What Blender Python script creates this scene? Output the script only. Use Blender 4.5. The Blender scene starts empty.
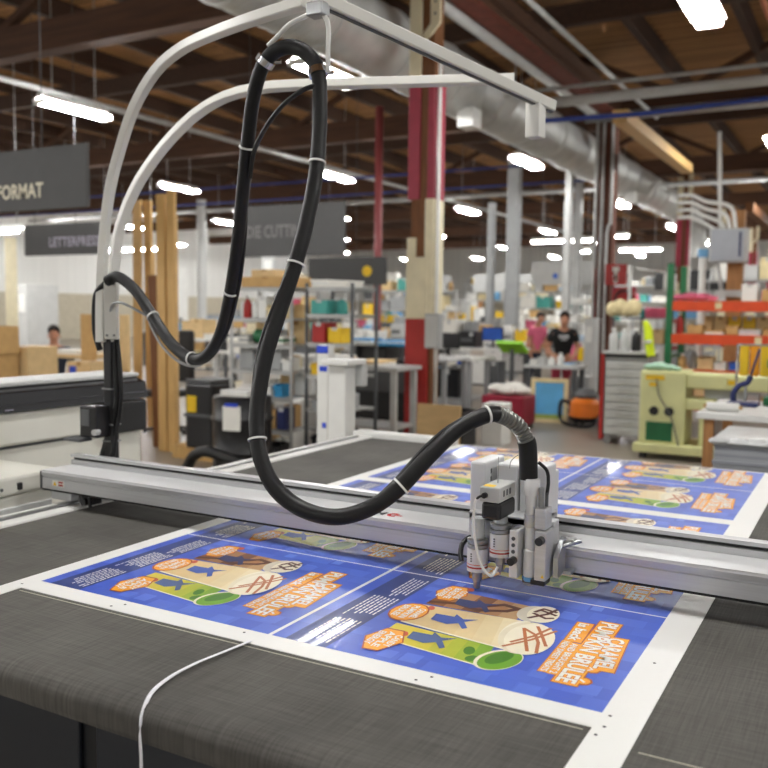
import bpy, bmesh, math, random
from mathutils import Vector, Matrix

random.seed(11)
S = bpy.context.scene
COL = S.collection
PI = math.pi
R = math.radians

# ------------------------------------------------------------------ camera model
CAM = Vector((0, 0, 1.6))
FPX, YAW, PITCH, ROLL = 874.7, 0.507003, 0.0848935, 0.0121015
_fw = Vector((-math.sin(YAW) * math.cos(PITCH), math.cos(YAW) * math.cos(PITCH), -math.sin(PITCH)))
_r0 = Vector((math.cos(YAW), math.sin(YAW), 0))
_u0 = _r0.cross(_fw)
_r = math.cos(ROLL) * _r0 + math.sin(ROLL) * _u0
_u = -math.sin(ROLL) * _r0 + math.cos(ROLL) * _u0


def at(px, py, d):
    """World point seen at (px, py) at forward distance d."""
    k = d / FPX
    return CAM + ((px - 384) * _r + (384 - py) * _u) * k + _fw * d


def on_floor(px, py, z=0.0):
    v = (px - 384) * _r + (384 - py) * _u + FPX * _fw
    return CAM + v * ((z - CAM.z) / v.z)


def slot(x0, y0, x1, y1, d, t):
    """A building-aligned box of depth t that spans those measures at distance d: (centre x, centre y, base z, width, depth, height)."""
    xc = (x0 + x1) / 2
    ph = YAW - math.atan((xc - 384) / FPX)
    w = max(0.02, ((x1 - x0) * d / FPX - t * abs(math.sin(ph))) / math.cos(ph))
    a, b = at(xc, y1, d), at(xc, y0, d)
    z0 = 0.0 if a.z < 0.06 else a.z
    return (a.x, a.y, z0, w, t, b.z - z0)


# ------------------------------------------------------------------ materials
def lin(c):
    return tuple(((v / 255) / 12.92 if v / 255 <= 0.04045 else ((v / 255 + 0.055) / 1.055) ** 2.4) for v in c) + (1,)


MATS = {}


def mat(name, rgb, rough=0.5, metal=0.0, var=0.12, scale=6.0, bump=0.0, coat=0.0, stretch=None, spec=0.5):
    if name in MATS:
        return MATS[name]
    m = bpy.data.materials.new(name)
    m.use_nodes = True
    nt = m.node_tree
    b = nt.nodes['Principled BSDF']
    b.inputs['Roughness'].default_value = rough
    b.inputs['Metallic'].default_value = metal
    b.inputs['Coat Weight'].default_value = coat
    b.inputs['Specular IOR Level'].default_value = spec
    c = lin(rgb)
    if var > 0:
        tc = nt.nodes.new('ShaderNodeTexCoord')
        mp = nt.nodes.new('ShaderNodeMapping')
        if stretch:
            mp.inputs['Scale'].default_value = stretch
        nz = nt.nodes.new('ShaderNodeTexNoise')
        nz.inputs['Scale'].default_value = scale
        nz.inputs['Detail'].default_value = 4
        rp = nt.nodes.new('ShaderNodeValToRGB')
        rp.color_ramp.elements[0].position = 0.3
        rp.color_ramp.elements[1].position = 0.7
        rp.color_ramp.elements[0].color = tuple(v * (1 - var) for v in c[:3]) + (1,)
        rp.color_ramp.elements[1].color = tuple(min(1, v * (1 + var)) for v in c[:3]) + (1,)
        nt.links.new(tc.outputs['Object'], mp.inputs['Vector'])
        nt.links.new(mp.outputs['Vector'], nz.inputs['Vector'])
        nt.links.new(nz.outputs['Fac'], rp.inputs['Fac'])
        nt.links.new(rp.outputs['Color'], b.inputs['Base Color'])
        if bump:
            bp = nt.nodes.new('ShaderNodeBump')
            bp.inputs['Strength'].default_value = bump
            bp.inputs['Distance'].default_value = 0.01
            nt.links.new(nz.outputs['Fac'], bp.inputs['Height'])
            nt.links.new(bp.outputs['Normal'], b.inputs['Normal'])
    else:
        b.inputs['Base Color'].default_value = c
    MATS[name] = m
    return m


def emit(name, rgb, power):
    if name in MATS:
        return MATS[name]
    m = bpy.data.materials.new(name)
    m.use_nodes = True
    nt = m.node_tree
    nt.nodes.remove(nt.nodes['Principled BSDF'])
    e = nt.nodes.new('ShaderNodeEmission')
    e.inputs['Color'].default_value = lin(rgb)
    e.inputs['Strength'].default_value = power
    nt.links.new(e.outputs[0], nt.nodes['Material Output'].inputs['Surface'])
    MATS[name] = m
    return m


def brick_mat(name, c1, c2, cm, bw, bh, mortar, rough=0.5, offset=0.0, rot=(0, 0, 0), coat=0.0, bias=0.0):
    m = bpy.data.materials.new(name)
    m.use_nodes = True
    nt = m.node_tree
    b = nt.nodes['Principled BSDF']
    b.inputs['Roughness'].default_value = rough
    b.inputs['Coat Weight'].default_value = coat
    b.inputs['Coat Roughness'].default_value = 0.12
    tc = nt.nodes.new('ShaderNodeTexCoord')
    mp = nt.nodes.new('ShaderNodeMapping')
    mp.inputs['Rotation'].default_value = rot
    br = nt.nodes.new('ShaderNodeTexBrick')
    br.offset = offset
    br.inputs['Color1'].default_value = lin(c1)
    br.inputs['Color2'].default_value = lin(c2)
    br.inputs['Mortar'].default_value = lin(cm)
    br.inputs['Scale'].default_value = 1
    br.inputs['Brick Width'].default_value = bw
    br.inputs['Row Height'].default_value = bh
    br.inputs['Mortar Size'].default_value = mortar
    br.inputs['Bias'].default_value = bias
    nt.links.new(tc.outputs['Object'], mp.inputs['Vector'])
    nt.links.new(mp.outputs['Vector'], br.inputs['Vector'])
    nt.links.new(br.outputs['Color'], b.inputs['Base Color'])
    MATS[name] = m
    return m


# ------------------------------------------------------------------ mesh builder
class MB:
    def __init__(s):
        s.bm = bmesh.new()
        s.mats = []
        s.mi = 0

    def use(s, m):
        if m not in s.mats:
            s.mats.append(m)
        s.mi = s.mats.index(m)
        return s

    def _v(s, p):
        return s.bm.verts.new(p)

    def _f(s, vs, smooth=False):
        try:
            f = s.bm.faces.new(vs)
        except ValueError:
            return None
        f.material_index = s.mi
        f.smooth = smooth
        return f

    def box(s, c, size, rz=0.0, bev=0.0, M=None):
        """Box centred at c."""
        t = bmesh.new()
        bmesh.ops.create_cube(t, size=1)
        for v in t.verts:
            v.co = Vector((v.co.x * size[0], v.co.y * size[1], v.co.z * size[2]))
        if bev:
            bmesh.ops.bevel(t, geom=t.edges[:], offset=min(bev, min(size) * 0.45), segments=2, affect='EDGES', profile=0.5)
        T = Matrix.Translation(Vector(c)) @ (M if M is not None else Matrix.Rotation(rz, 4, 'Z'))
        s.merge(t, T)
        return s

    def bx(s, x0, x1, y0, y1, z0, z1, bev=0.0):
        return s.box(((x0 + x1) / 2, (y0 + y1) / 2, (z0 + z1) / 2), (abs(x1 - x0), abs(y1 - y0), abs(z1 - z0)), bev=bev)

    def merge(s, t, T=None):
        t.verts.index_update()
        vs = [s._v((T @ v.co) if T is not None else v.co) for v in t.verts]
        for f in t.faces:
            s._f([vs[v.index] for v in f.verts], f.smooth)
        t.free()

    def ring(s, c, ax, r, n, ref=None):
        ax = Vector(ax).normalized()
        if ref is None:
            ref = Vector((0, 0, 1)) if abs(ax.z) < 0.9 else Vector((1, 0, 0))
        u = ref - ax * ref.dot(ax)
        u.normalize()
        w = ax.cross(u)
        return [s._v(Vector(c) + (u * math.cos(2 * PI * k / n) + w * math.sin(2 * PI * k / n)) * r) for k in range(n)], u

    def skin(s, rings, smooth=True, cap=True):
        for a, b in zip(rings, rings[1:]):
            n = len(a)
            for k in range(n):
                s._f([a[k], a[(k + 1) % n], b[(k + 1) % n], b[k]], smooth)
        if cap:
            s._f(list(reversed(rings[0])))
            s._f(rings[-1])

    def cyl(s, p, q, r, r2=None, n=16):
        p, q = Vector(p), Vector(q)
        r2 = r if r2 is None else r2
        a, u = s.ring(p, q - p, r, n)
        b, u = s.ring(q, q - p, r2, n, u)
        s.skin([a, b])
        return s

    def tube(s, pts, r, n=10, cap=True):
        pts = [Vector(p) for p in pts]
        rings, ref = [], None
        for i, p in enumerate(pts):
            d = pts[min(i + 1, len(pts) - 1)] - pts[max(i - 1, 0)]
            rr = r(i) if callable(r) else r
            a, ref = s.ring(p, d, rr, n, ref)
            rings.append(a)
        s.skin(rings, cap=cap)
        return s

    def sqtube(s, pts, w, h, up=Vector((0, 0, 1))):
        """Rectangular tube along pts, w across, h along up."""
        pts = [Vector(p) for p in pts]
        rings = []
        for i, p in enumerate(pts):
            d = (pts[min(i + 1, len(pts) - 1)] - pts[max(i - 1, 0)]).normalized()
            side = d.cross(up).normalized() if d.cross(up).length > 0.05 else rings_side
            rings_side = side
            v = side.cross(d).normalized()
            e = 0.18
            prof = [(-1 + e, -1), (1 - e, -1), (1, -1 + e), (1, 1 - e), (1 - e, 1), (-1 + e, 1), (-1, 1 - e), (-1, -1 + e)]
            rings.append([s._v(p + side * (a * w / 2) + v * (b * h / 2)) for a, b in prof])
        s.skin(rings, smooth=False)
        return s

    def lathe(s, prof, c=(0, 0, 0), n=20, M=None):
        rings = []
        for r, z in prof:
            rg = []
            for k in range(n):
                v = Vector((max(r, 1e-4) * math.cos(2 * PI * k / n), max(r, 1e-4) * math.sin(2 * PI * k / n), z))
                rg.append(s._v(Vector(c) + (M @ v if M is not None else v)))
            rings.append(rg)
        s.skin(rings)
        return s

    def poly(s, pts, smooth=False):
        s._f([s._v(p) for p in pts], smooth)
        return s

    def prism(s, pts, vec):
        """Closed polygon pts (3D) extruded by vec."""
        vec = Vector(vec)
        a = [s._v(p) for p in pts]
        b = [s._v(Vector(p) + vec) for p in pts]
        n = len(a)
        s._f(list(reversed(a)))
        s._f(b)
        for k in range(n):
            s._f([a[k], a[(k + 1) % n], b[(k + 1) % n], b[k]])
        return s

    def sphere(s, c, r, sc=(1, 1, 1), n=16, M=None):
        t = bmesh.new()
        bmesh.ops.create_uvsphere(t, u_segments=n, v_segments=max(6, n // 2), radius=r)
        for f in t.faces:
            f.smooth = True
        T = Matrix.Translation(Vector(c)) @ (M if M is not None else Matrix.Identity(4)) @ Matrix.Diagonal((*sc, 1))
        s.merge(t, T)
        return s

    def text(s, txt, M, w=None, h=None, fat=0.0, depth=0.0, align='LEFT'):
        """Lettering in the XY plane of M, scaled to width w and cap height h."""
        cu = bpy.data.curves.new('lettering', 'FONT')
        cu.body = txt
        cu.size = 1
        cu.offset = fat
        cu.extrude = depth
        cu.resolution_u = 2
        o = bpy.data.objects.new('lettering', cu)
        COL.objects.link(o)
        dg = bpy.context.evaluated_depsgraph_get()
        me = bpy.data.meshes.new_from_object(o.evaluated_get(dg))
        xs = [v.co.x for v in me.vertices]
        if xs:
            x0, x1 = min(xs), max(xs)
            sx = w / (x1 - x0) if w else (h / 0.7)
            sy = h / 0.7 if h else sx
            vs = [s._v(M @ Vector(((v.co.x - x0) * sx, v.co.y * sy, v.co.z))) for v in me.vertices]
            for p in me.polygons:
                s._f([vs[i] for i in p.vertices])
        bpy.data.objects.remove(o)
        bpy.data.curves.remove(cu)
        bpy.data.meshes.remove(me)
        return s

    def build(s, name, parent=None, origin=None, m=None, fix=True):
        """Links the mesh as ONE object. Coordinates are the world's (before the parent thing is turned)."""
        if fix and s.bm.faces:
            bmesh.ops.recalc_face_normals(s.bm, faces=s.bm.faces[:])
        off = Vector((0, 0, 0))
        if parent is not None:
            p = parent
            while p.parent is not None:
                off += p.location
                p = p.parent
            off += p.location
        elif origin is not None:
            off = Vector(origin)
        else:
            xs = [v.co for v in s.bm.verts]
            off = Vector(((min(v.x for v in xs) + max(v.x for v in xs)) / 2, (min(v.y for v in xs) + max(v.y for v in xs)) / 2, min(v.z for v in xs)))
        for v in s.bm.verts:
            v.co -= off
        for e in s.bm.edges:
            if len(e.link_faces) == 2 and e.calc_face_angle(0) > 0.7:
                e.smooth = False
        me = bpy.data.meshes.new(name)
        s.bm.to_mesh(me)
        s.bm.free()
        for k in ([m] if m else s.mats):
            me.materials.append(k)
        o = bpy.data.objects.new(name, me)
        COL.objects.link(o)
        if parent is not None:
            o.parent = parent
        else:
            o.location = off
        return o


def tag(o, label, cat, group=None, kind=None):
    o['label'] = label
    o['category'] = cat
    if group:
        o['group'] = group
    if kind:
        o['kind'] = kind
    return o


def thing(name, label, cat, loc=(0, 0, 0), group=None):
    o = bpy.data.objects.new(name, None)
    o.empty_display_size = 0.1
    COL.objects.link(o)
    o.location = loc
    return tag(o, label, cat, group)


def kids(o):
    return [c for c in bpy.data.objects if c.parent == o]


def dup(root, loc=None, rz=None, label=None, group=None):
    """A copy of a thing with copies of its parts and their sub-parts."""
    def rec(o, p):
        c = o.copy()
        COL.objects.link(c)
        c.parent = p
        for k in kids(o):
            rec(k, c)
        return c
    c = rec(root, root.parent)
    if loc is not None:
        c.location = loc
    if rz is not None:
        c.rotation_euler.z = rz
    if label:
        c['label'] = label
    if group:
        c['group'] = group
    return c


def smooth_path(pts, step=0.02):
    """Catmull-Rom through pts (3D), resampled."""
    P = [Vector(p) for p in pts]
    P = [P[0] * 2 - P[1]] + P + [P[-1] * 2 - P[-2]]
    out = []
    for i in range(1, len(P) - 2):
        a, b, c, d = P[i - 1:i + 3]
        n = max(2, int((c - b).length / step))
        for k in range(n):
            t = k / n
            out.append(0.5 * ((2 * b) + (c - a) * t + (2 * a - 5 * b + 4 * c - d) * t * t + (3 * b - a - 3 * c + d) * t ** 3))
    out.append(P[-2])
    return out


# palette
M_white = mat('white_paint', (232, 232, 228), 0.4, var=0.04)
M_cream = mat('cream_paint', (226, 216, 184), 0.5, var=0.07)
M_lgrey = mat('light_grey_paint', (196, 197, 195), 0.45, var=0.05)
M_grey = mat('grey_paint', (158, 160, 160), 0.5, var=0.08)
M_dgrey = mat('dark_grey_paint', (84, 86, 88), 0.5, var=0.1)
M_black = mat('black_plastic', (24, 24, 26), 0.35, var=0.1)
M_rubber = mat('black_rubber', (15, 15, 16), 0.5, var=0.15, scale=40, spec=0.35)
M_alu = mat('brushed_aluminium', (206, 207, 209), 0.38, 0.55, var=0.05, scale=30, stretch=(0.05, 6, 6))
M_steel = mat('steel', (165, 167, 168), 0.32, 0.85, var=0.08)
M_chrome = mat('chrome', (205, 206, 208), 0.15, 1.0, var=0.03)
M_alupaint = mat('white_anodised', (222, 223, 224), 0.35, 0.15, var=0.03)
M_glass = mat('clear_tube', (190, 195, 195), 0.1, var=0.02)
M_red = mat('red_paint', (168, 38, 34), 0.45, var=0.12)
M_maroon = mat('faded_red_paint', (150, 36, 58), 0.5, var=0.12)
M_orange = mat('orange_paint', (214, 74, 28), 0.45, var=0.1)
M_yellow = mat('yellow_label', (238, 196, 30), 0.5, var=0.05)
M_blue = mat('blue_plastic', (40, 92, 190), 0.45, var=0.1)
M_sky = mat('light_blue_plastic', (110, 170, 215), 0.5, var=0.12)
M_cyan = mat('cyan_film', (40, 140, 190), 0.4, var=0.15)
M_green = mat('green_paint', (30, 104, 62), 0.45, var=0.1)
M_lime = mat('lime_plastic', (150, 225, 30), 0.4, var=0.08)
M_hivis = mat('hi_vis_fabric', (215, 235, 30), 0.7, var=0.1)
M_press = mat('pale_green_enamel', (224, 224, 164), 0.45, var=0.06)
M_navy = mat('navy_enamel', (30, 40, 92), 0.4, var=0.1)
M_card = mat('cardboard', (198, 160, 104), 0.8, var=0.08, scale=10)
M_card2 = mat('pale_cardboard', (218, 188, 138), 0.8, var=0.08, scale=10)
M_tape = mat('parcel_tape', (170, 128, 72), 0.35, var=0.05)
M_bluetape = mat('blue_tape', (36, 70, 200), 0.5, var=0.05)
M_paper = mat('paper', (236, 234, 226), 0.7, var=0.04)
M_pine = mat('pine', (206, 166, 104), 0.6, var=0.16, scale=5, stretch=(9, 9, 0.6))
M_ply = mat('plywood', (214, 180, 128), 0.6, var=0.08, scale=4, stretch=(1, 1, 5))
M_timber = mat('old_timber', (112, 70, 36), 0.7, var=0.22, scale=5, stretch=(8, 8, 0.8))
M_pink = mat('pink_fabric', (226, 110, 140), 0.8, var=0.1)
M_skin = mat('skin', (196, 140, 112), 0.55, var=0.08)
M_hair = mat('dark_hair', (40, 30, 26), 0.7, var=0.2, scale=60)
M_tee = mat('black_cotton', (20, 20, 22), 0.85, var=0.15)
M_denim = mat('dark_denim', (40, 46, 62), 0.85, var=0.15)
M_pipe = mat('galvanised_pipe', (186, 187, 185), 0.45, 0.3, var=0.1)
M_sign = mat('charcoal_sign_board', (70, 70, 70), 0.7, var=0.04)
M_galv = mat('galvanised_sheet', (196, 197, 194), 0.48, 0.55, var=0.14, scale=3)
M_teal = mat('teal_film', (70, 160, 150), 0.5, var=0.15)
M_tan = mat('tan_cloth', (222, 206, 160), 0.8, var=0.12)
M_wood = mat('table_wood', (172, 122, 74), 0.6, var=0.18, scale=5, stretch=(9, 9, 0.8))
# ------------------------------------------------------------------ cutting table
def cloth_mat():
    m = mat('woven_conveyor_felt', (86, 84, 80), 0.75, var=0.25, scale=3)
    nt = m.node_tree
    b = nt.nodes['Principled BSDF']
    b.inputs['Specular IOR Level'].default_value = 0.25
    tc = nt.nodes.new('ShaderNodeTexCoord')
    outs = []
    for sc in ((240, 7, 10), (7, 240, 10)):
        mp = nt.nodes.new('ShaderNodeMapping')
        mp.inputs['Scale'].default_value = sc
        nz = nt.nodes.new('ShaderNodeTexNoise')
        nz.inputs['Scale'].default_value = 1
        nz.inputs['Detail'].default_value = 3
        nt.links.new(tc.outputs['Object'], mp.inputs['Vector'])
        nt.links.new(mp.outputs['Vector'], nz.inputs['Vector'])
        outs.append(nz)
    ad = nt.nodes.new('ShaderNodeMath')
    ad.operation = 'ADD'
    nt.links.new(outs[0].outputs['Fac'], ad.inputs[0])
    nt.links.new(outs[1].outputs['Fac'], ad.inputs[1])
    rp = nt.nodes.new('ShaderNodeValToRGB')
    rp.color_ramp.elements[0].position = 0.36
    rp.color_ramp.elements[1].position = 0.64
    rp.color_ramp.elements[0].color = (0.74, 0.74, 0.74, 1)
    rp.color_ramp.elements[1].color = (1.26, 1.26, 1.26, 1)
    hv = nt.nodes.new('ShaderNodeMath')
    hv.operation = 'MULTIPLY'
    hv.inputs[1].default_value = 0.5
    nt.links.new(ad.outputs[0], hv.inputs[0])
    nt.links.new(hv.outputs[0], rp.inputs['Fac'])
    mx = nt.nodes.new('ShaderNodeMix')
    mx.data_type = 'RGBA'
    mx.blend_type = 'MULTIPLY'
    mx.inputs['Factor'].default_value = 1
    src = [l.from_socket for l in nt.links if l.to_socket == b.inputs['Base Color']][0]
    nt.links.new(src, mx.inputs['A'])
    nt.links.new(rp.outputs['Color'], mx.inputs['B'])
    nt.links.new(mx.outputs['Result'], b.inputs['Base Color'])
    return m


M_cloth = cloth_mat()
ZT = 0.9
TX0, TX1 = -2.36, 0.5
TYF = 4.16

table = thing('flatbed_cutting_table', 'long flatbed cutting table with dark grey felt conveyor bed under the blue posters', 'cutting table', (-0.93, 2.6, 0))
b = MB().use(M_cloth)
prof = [(TYF, ZT - 0.09), (TYF + 0.03, ZT - 0.04), (TYF, ZT), (3.0, ZT), (2.0, ZT), (1.4, ZT), (1.135, ZT)]
for k in range(1, 9):
    t = k / 8 * R(88)
    prof.append((1.135 - 0.046 * math.sin(t), ZT - 0.034 + 0.034 * math.cos(t)))
prof += [(1.089, ZT - .055), (1.092, ZT - .066), (1.103, ZT - .072), (1.2, ZT - 0.076)]
rows = []
for x in (TX0, -1.6, -0.9, -0.2, TX1):
    rows.append([b._v((x, y, z)) for y, z in prof])
for a, c in zip(rows, rows[1:]):
    for k in range(len(prof) - 1):
        b._f([a[k], a[k + 1], c[k + 1], c[k]], True)
for rw in (rows[0], rows[-1]):
    b._f(rw)
belt = b.build('conveyor_belt', table)
belt['label'] = 'dark grey woven felt conveyor belt'
b = MB().use(mat('belt_seam', (190, 184, 168), 0.7, var=0.05))
b.bx(-0.29, TX1, 1.372, 1.3745, ZT - .001, ZT + 0.0008)
b.bx(-1.80, -0.39, 1.404, 1.4065, ZT - .001, ZT + 0.0008)
b.build('belt_seam', table)
b = MB().use(mat('machine_black', (20, 22, 26), 0.45, var=0.1))
b.bx(TX0 + 0.05, TX1 - 0.05, 1.24, TYF - 0.04, 0.32, ZT - 0.082, bev=0.01)
b.use(mat('machine_panel_line', (34, 38, 46), 0.4, var=0.05))
for x in (-1.9, -1.35, -0.8, -0.25):
    b.bx(x, x + 0.5, 1.228, 1.24, 0.36, 0.75, bev=0.004)
b.build('bed_frame', table)
for x in (-2.1, -0.93, 0.25):
    for y in (1.5, 3.8):
        MB().use(M_dgrey).bx(x - 0.06, x + 0.06, y - 0.06, y + 0.06, 0.03, 0.33, 0.006).cyl((x, y, 0), (x, y, 0.03), 0.07).build('leg', table)
for x0, x1 in ((TX0 - 0.12, TX0 + 0.005), (TX1 - 0.005, TX1 + 0.12)):
    b = MB().use(M_white)
    b.bx(x0, x1, 1.25, TYF - 0.02, ZT - 0.09, ZT + 0.008, bev=0.006)
    b.use(M_steel).bx((x0 + x1) / 2 - 0.012, (x0 + x1) / 2 + 0.012, 1.3, TYF - 0.1, ZT + 0.008, ZT + 0.016, bev=0.003)
    b.build('side_rail', table)
b = MB().use(M_white)
b.bx(TX0 - 0.12, -1.88, TYF - 0.05, TYF + 0.05, ZT - 0.1, ZT + 0.03, bev=0.008)
b.build('end_rail', table)
b = MB().use(M_lgrey)
b.bx(TX0 - 0.115, TX0 - 0.085, 1.3, TYF - 0.1, 0.12, ZT - 0.092, bev=0.01)
b.build('side_skirt', table)

# gantry housing beside the table (left)
gh = thing('gantry_drive_cabinet', 'white drive cabinet with a black switch at the left end of the gantry', 'cabinet', (-2.85, 2.25, 0))
b = MB().use(M_cream if False else mat('warm_white_enamel', (226, 224, 214), 0.45, var=0.03))
b.bx(-3.05, -2.66, 1.35, 2.24, 0.0, 0.920, bev=0.012)
b.build('lower_body', gh, m=None)
b = MB().use(MATS['warm_white_enamel']).bx(-3.05, -2.645, 1.35, 2.26, 0.922, 0.992, bev=0.012)
b.build('upper_body', gh)
b = MB().use(M_lgrey).bx(-2.662, -2.648, 1.4, 1.92, 0.12, 0.88, 0.004)
b.build('door', gh)
b = MB().use(M_lgrey).bx(-2.662, -2.648, 1.94, 2.22, 0.12, 0.88, 0.004)
b.build('door', gh)
b = MB().use(M_black).bx(-2.648, -2.636, 2.065, 2.083, 0.940, 0.966, 0.003)
b.build('switch', gh)
b = MB().use(M_dgrey).cyl((-2.648, 2.0, 0.95), (-2.642, 2.0, 0.95), 0.006).build('lock', gh)

# ------------------------------------------------------------------ printed banner sheet
M_sheet = mat('white_vinyl_sheet', (238, 238, 234), 0.4, var=0.02, scale=2)
ZS = ZT + 0.0016
sheet = thing('printed_banner_sheet', 'wide white vinyl sheet printed with blue drink posters lying on the dark bed', 'banner sheet', (-1.09, 1.43, ZT))
b = MB().use(M_sheet)
out = [(-1.868, 1.17), (-1.812, 1.17), (-1.812, 1.419), (-0.378, 1.419), (-0.378, 1.17), (-0.303, 1.17), (-0.303, TYF), (-1.868, TYF)]
b.prism([(x, y, ZT + 0.0004) for x, y in out], (0, 0, ZS - ZT - 0.0004))
b.use(mat('registration_dot', (30, 30, 34), 0.6, var=0))
for x, y in ((-0.36, 1.43), (-0.362, 1.475), (-0.365, 1.395), (-0.345, 1.75), (-0.7, 1.462), (-0.72, 1.435), (-1.15, 1.462), (-1.5, 1.46), (-1.52, 1.436), (-1.835, 1.44)):
    b.cyl((x, y, ZS), (x, y, ZS + 0.0003), 0.0032, n=10)
b.build('vinyl_sheet', sheet)

PW, PH = 0.7125, 0.5475      # along X (page height), along Y (page width)


def page(pts, lay):
    return [Vector((q, PH - p, ZS - ZT + 0.0002 + lay * 0.00016)) for p, q in pts]


def page_matrix(a, bb, lay, tilt):
    M = Matrix(((0, 1, 0, bb), (-1, 0, 0, PH - a), (0, 0, 1, ZS - ZT + 0.0002 + lay * 0.00016), (0, 0, 0, 1)))
    return M @ Matrix.Rotation(R(tilt), 4, 'Z')


def ell(ca, cb, ra, rb, tilt=0, n=28):
    o = []
    for k in range(n):
        x, y = ra * math.cos(2 * PI * k / n), rb * math.sin(2 * PI * k / n)
        o.append((ca + x * math.cos(tilt) - y * math.sin(tilt), cb + x * math.sin(tilt) + y * math.cos(tilt)))
    return o


def ink(n, c):
    return mat('ink_' + n, c, 0.42, var=0.05, scale=14, coat=0.06)


I_blue = brick_mat('ink_poster_blue', (58, 88, 196), (80, 112, 214), (66, 97, 204), 0.062, 0.05, 0.0006, 0.42, 0.3, coat=0.06)
I_navy = ink('navy', (44, 62, 128))
I_sky = ink('pale_blue', (100, 134, 224))
I_mid = ink('mid_blue', (84, 116, 216))
I_deep = ink('deep_blue', (56, 84, 186))
I_or = ink('orange', (253, 172, 26))
I_br = ink('rust', (184, 84, 30))
I_wh = ink('white', (244, 242, 236))
I_ye = ink('yellow', (216, 200, 58))
I_yg = ink('yellow_green', (176, 190, 50))
I_gr = ink('leaf_green', (112, 168, 44))
I_dg = ink('deep_green', (70, 128, 30))
I_be = ink('beige', (234, 208, 152))
I_cr = ink('cream', (246, 238, 214))
I_wm = ink('emblem_blue', (66, 94, 178))
I_bn = ink('mocha', (172, 122, 76))
I_dk = ink('chocolate', (92, 48, 32))
I_dz = ink('caramel', (190, 112, 60))
I_rd = ink('leaf_red', (206, 84, 52))


def P_panel(mb):
    mb.use(I_blue).poly(page([(0, 0), (0, PW), (PH, PW), (PH, 0)], 0))
    rnd = random.Random(8)
    for k in range(26):
        p, q = rnd.choice((.005, .07, .43, .485)) + rnd.uniform(-.004, .02), .145 + rnd.randrange(11) * .05
        s_ = rnd.uniform(.022, .045)
        mb.use(rnd.choice((I_sky, I_mid, I_mid, I_deep))).poly(page([(p, q), (p, q + s_), (min(p + s_ * 1.1, PH - .002), q + s_), (min(p + s_ * 1.1, PH - .002), q)], 0.5 + k * .01))
    mb.use(I_navy).poly(page([(0, 0.035), (0, 0.136), (PH, 0.136), (PH, 0.035)], 1))


def P_menu(col):
    def f(mb):
        mb.use(I_wh)
        rnd = random.Random(3 + col)
        a0, rows_ = ((0.035, 5), (0.2, 7), (0.372, 7))[col]
        for k in range(rows_):
            bb = 0.122 - k * 0.0105
            a = a0 + rnd.uniform(0, 0.012)
            end = a0 + rnd.uniform(0.11, 0.145)
            while a < end:
                w = rnd.uniform(0.008, 0.022)
                mb.poly(page([(a, bb), (a, bb + 0.0038), (a + w, bb + 0.0038), (a + w, bb)], 2))
                a += w + 0.0035
    return f


def drizzle(mb, pts, w, lay, m):
    mb.use(m)
    for (p, q), (u, v) in zip(pts, pts[1:]):
        d = Vector((u - p, v - q)).normalized() * w
        n = Vector((-d.y, d.x))
        mb.poly(page([(p - d.x * .5 + n.x, q - d.y * .5 + n.y), (u + d.x * .5 + n.x, v + d.y * .5 + n.y), (u + d.x * .5 - n.x, v + d.y * .5 - n.y), (p - d.x * .5 - n.x, q - d.y * .5 - n.y)], lay))
        lay += 0.03


WM = [(.411, .257), (.371, .252), (.369, .297), (.351, .295), (.373, .321), (.359, .353), (.388, .330), (.419, .351), (.430, .343), (.402, .322), (.420, .301)]


def shade(mb, a, c, m1, lay, n):
    """bands of ink between two edges a, c (each two page points) running bottom to top"""
    for k in range(n):
        t0, t1 = k / n, (k + 1) / n
        e = lambda q, t: (q[0][0] + (q[1][0] - q[0][0]) * t, q[0][1] + (q[1][1] - q[0][1]) * t)
        mb.use(m1[k]).poly(page([e(a, t0), e(a, t1), e(c, t1), e(c, t0)], lay))


def P_green(mb):
    n = 8
    cols = [ink('g%d' % k, tuple(int(u + (v - u) * (k / 7) ** 2.6) for u, v in zip((222, 204, 62), (132, 178, 50)))) for k in range(n)]
    shade(mb, [(.345, .196), (.363, .436)], [(.442, .196), (.474, .452)], cols, 3, n)
    mb.use(I_cr)
    mb.poly(page([(.438, .2), (.470, .452), (.475, .452), (.4425, .2)], 4))
    mb.use(I_dg)
    mb.poly(page(ell(.41, .40, .022, .012, .3), 4.2))
    mb.poly(page(ell(.445, .42, .016, .012, -.2), 4.2))
    mb.use(I_cr).poly(page(ell(.424, .470, .062, .041, -.30), 5))
    mb.use(I_gr).poly(page(ell(.425, .473, .057, .036, -.30), 6))
    mb.use(I_dg).poly(page(ell(.415, .468, .040, .020, -.30), 7))
    mb.use(ink('emblem_olive', (76, 100, 150))).poly(page([(p + .004, q) for p, q in WM], 8))


def P_beige(mb):
    n = 6
    cols = [ink('c%d' % k, tuple(int(u + (v - u) * (k / 5) ** 2) for u, v in zip((228, 200, 142), (240, 224, 184)))) for k in range(n)]
    shade(mb, [(.208, .188), (.190, .432)], [(.337, .2), (.372, .474)], cols, 9, n)
    mb.use(I_cr)
    mb.poly(page([(.330, .2), (.366, .47), (.372, .47), (.337, .2)], 10))
    mb.poly(page(ell(.280, .458, .093, .040, .16), 10.2))
    mb.use(ink('whip_shadow', (236, 226, 198))).poly(page(ell(.284, .476, .097, .056, .14), 11))
    mb.use(I_cr).poly(page(ell(.286, .486, .093, .052, .14), 12))
    for k, l in enumerate(([(.355, .452), (.29, .492), (.215, .522)], [(.325, .458), (.27, .488), (.205, .506)], [(.235, .455), (.355, .505)], [(.235, .455), (.26, .49), (.30, .51), (.355, .525)], [(.21, .478), (.25, .50), (.31, .53)])):
        drizzle(mb, l, .0038, 13 + k * .3, I_dz)
    mb.use(I_wm).poly(page([(p - .120, q - .004) for p, q in WM], 16))


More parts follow.
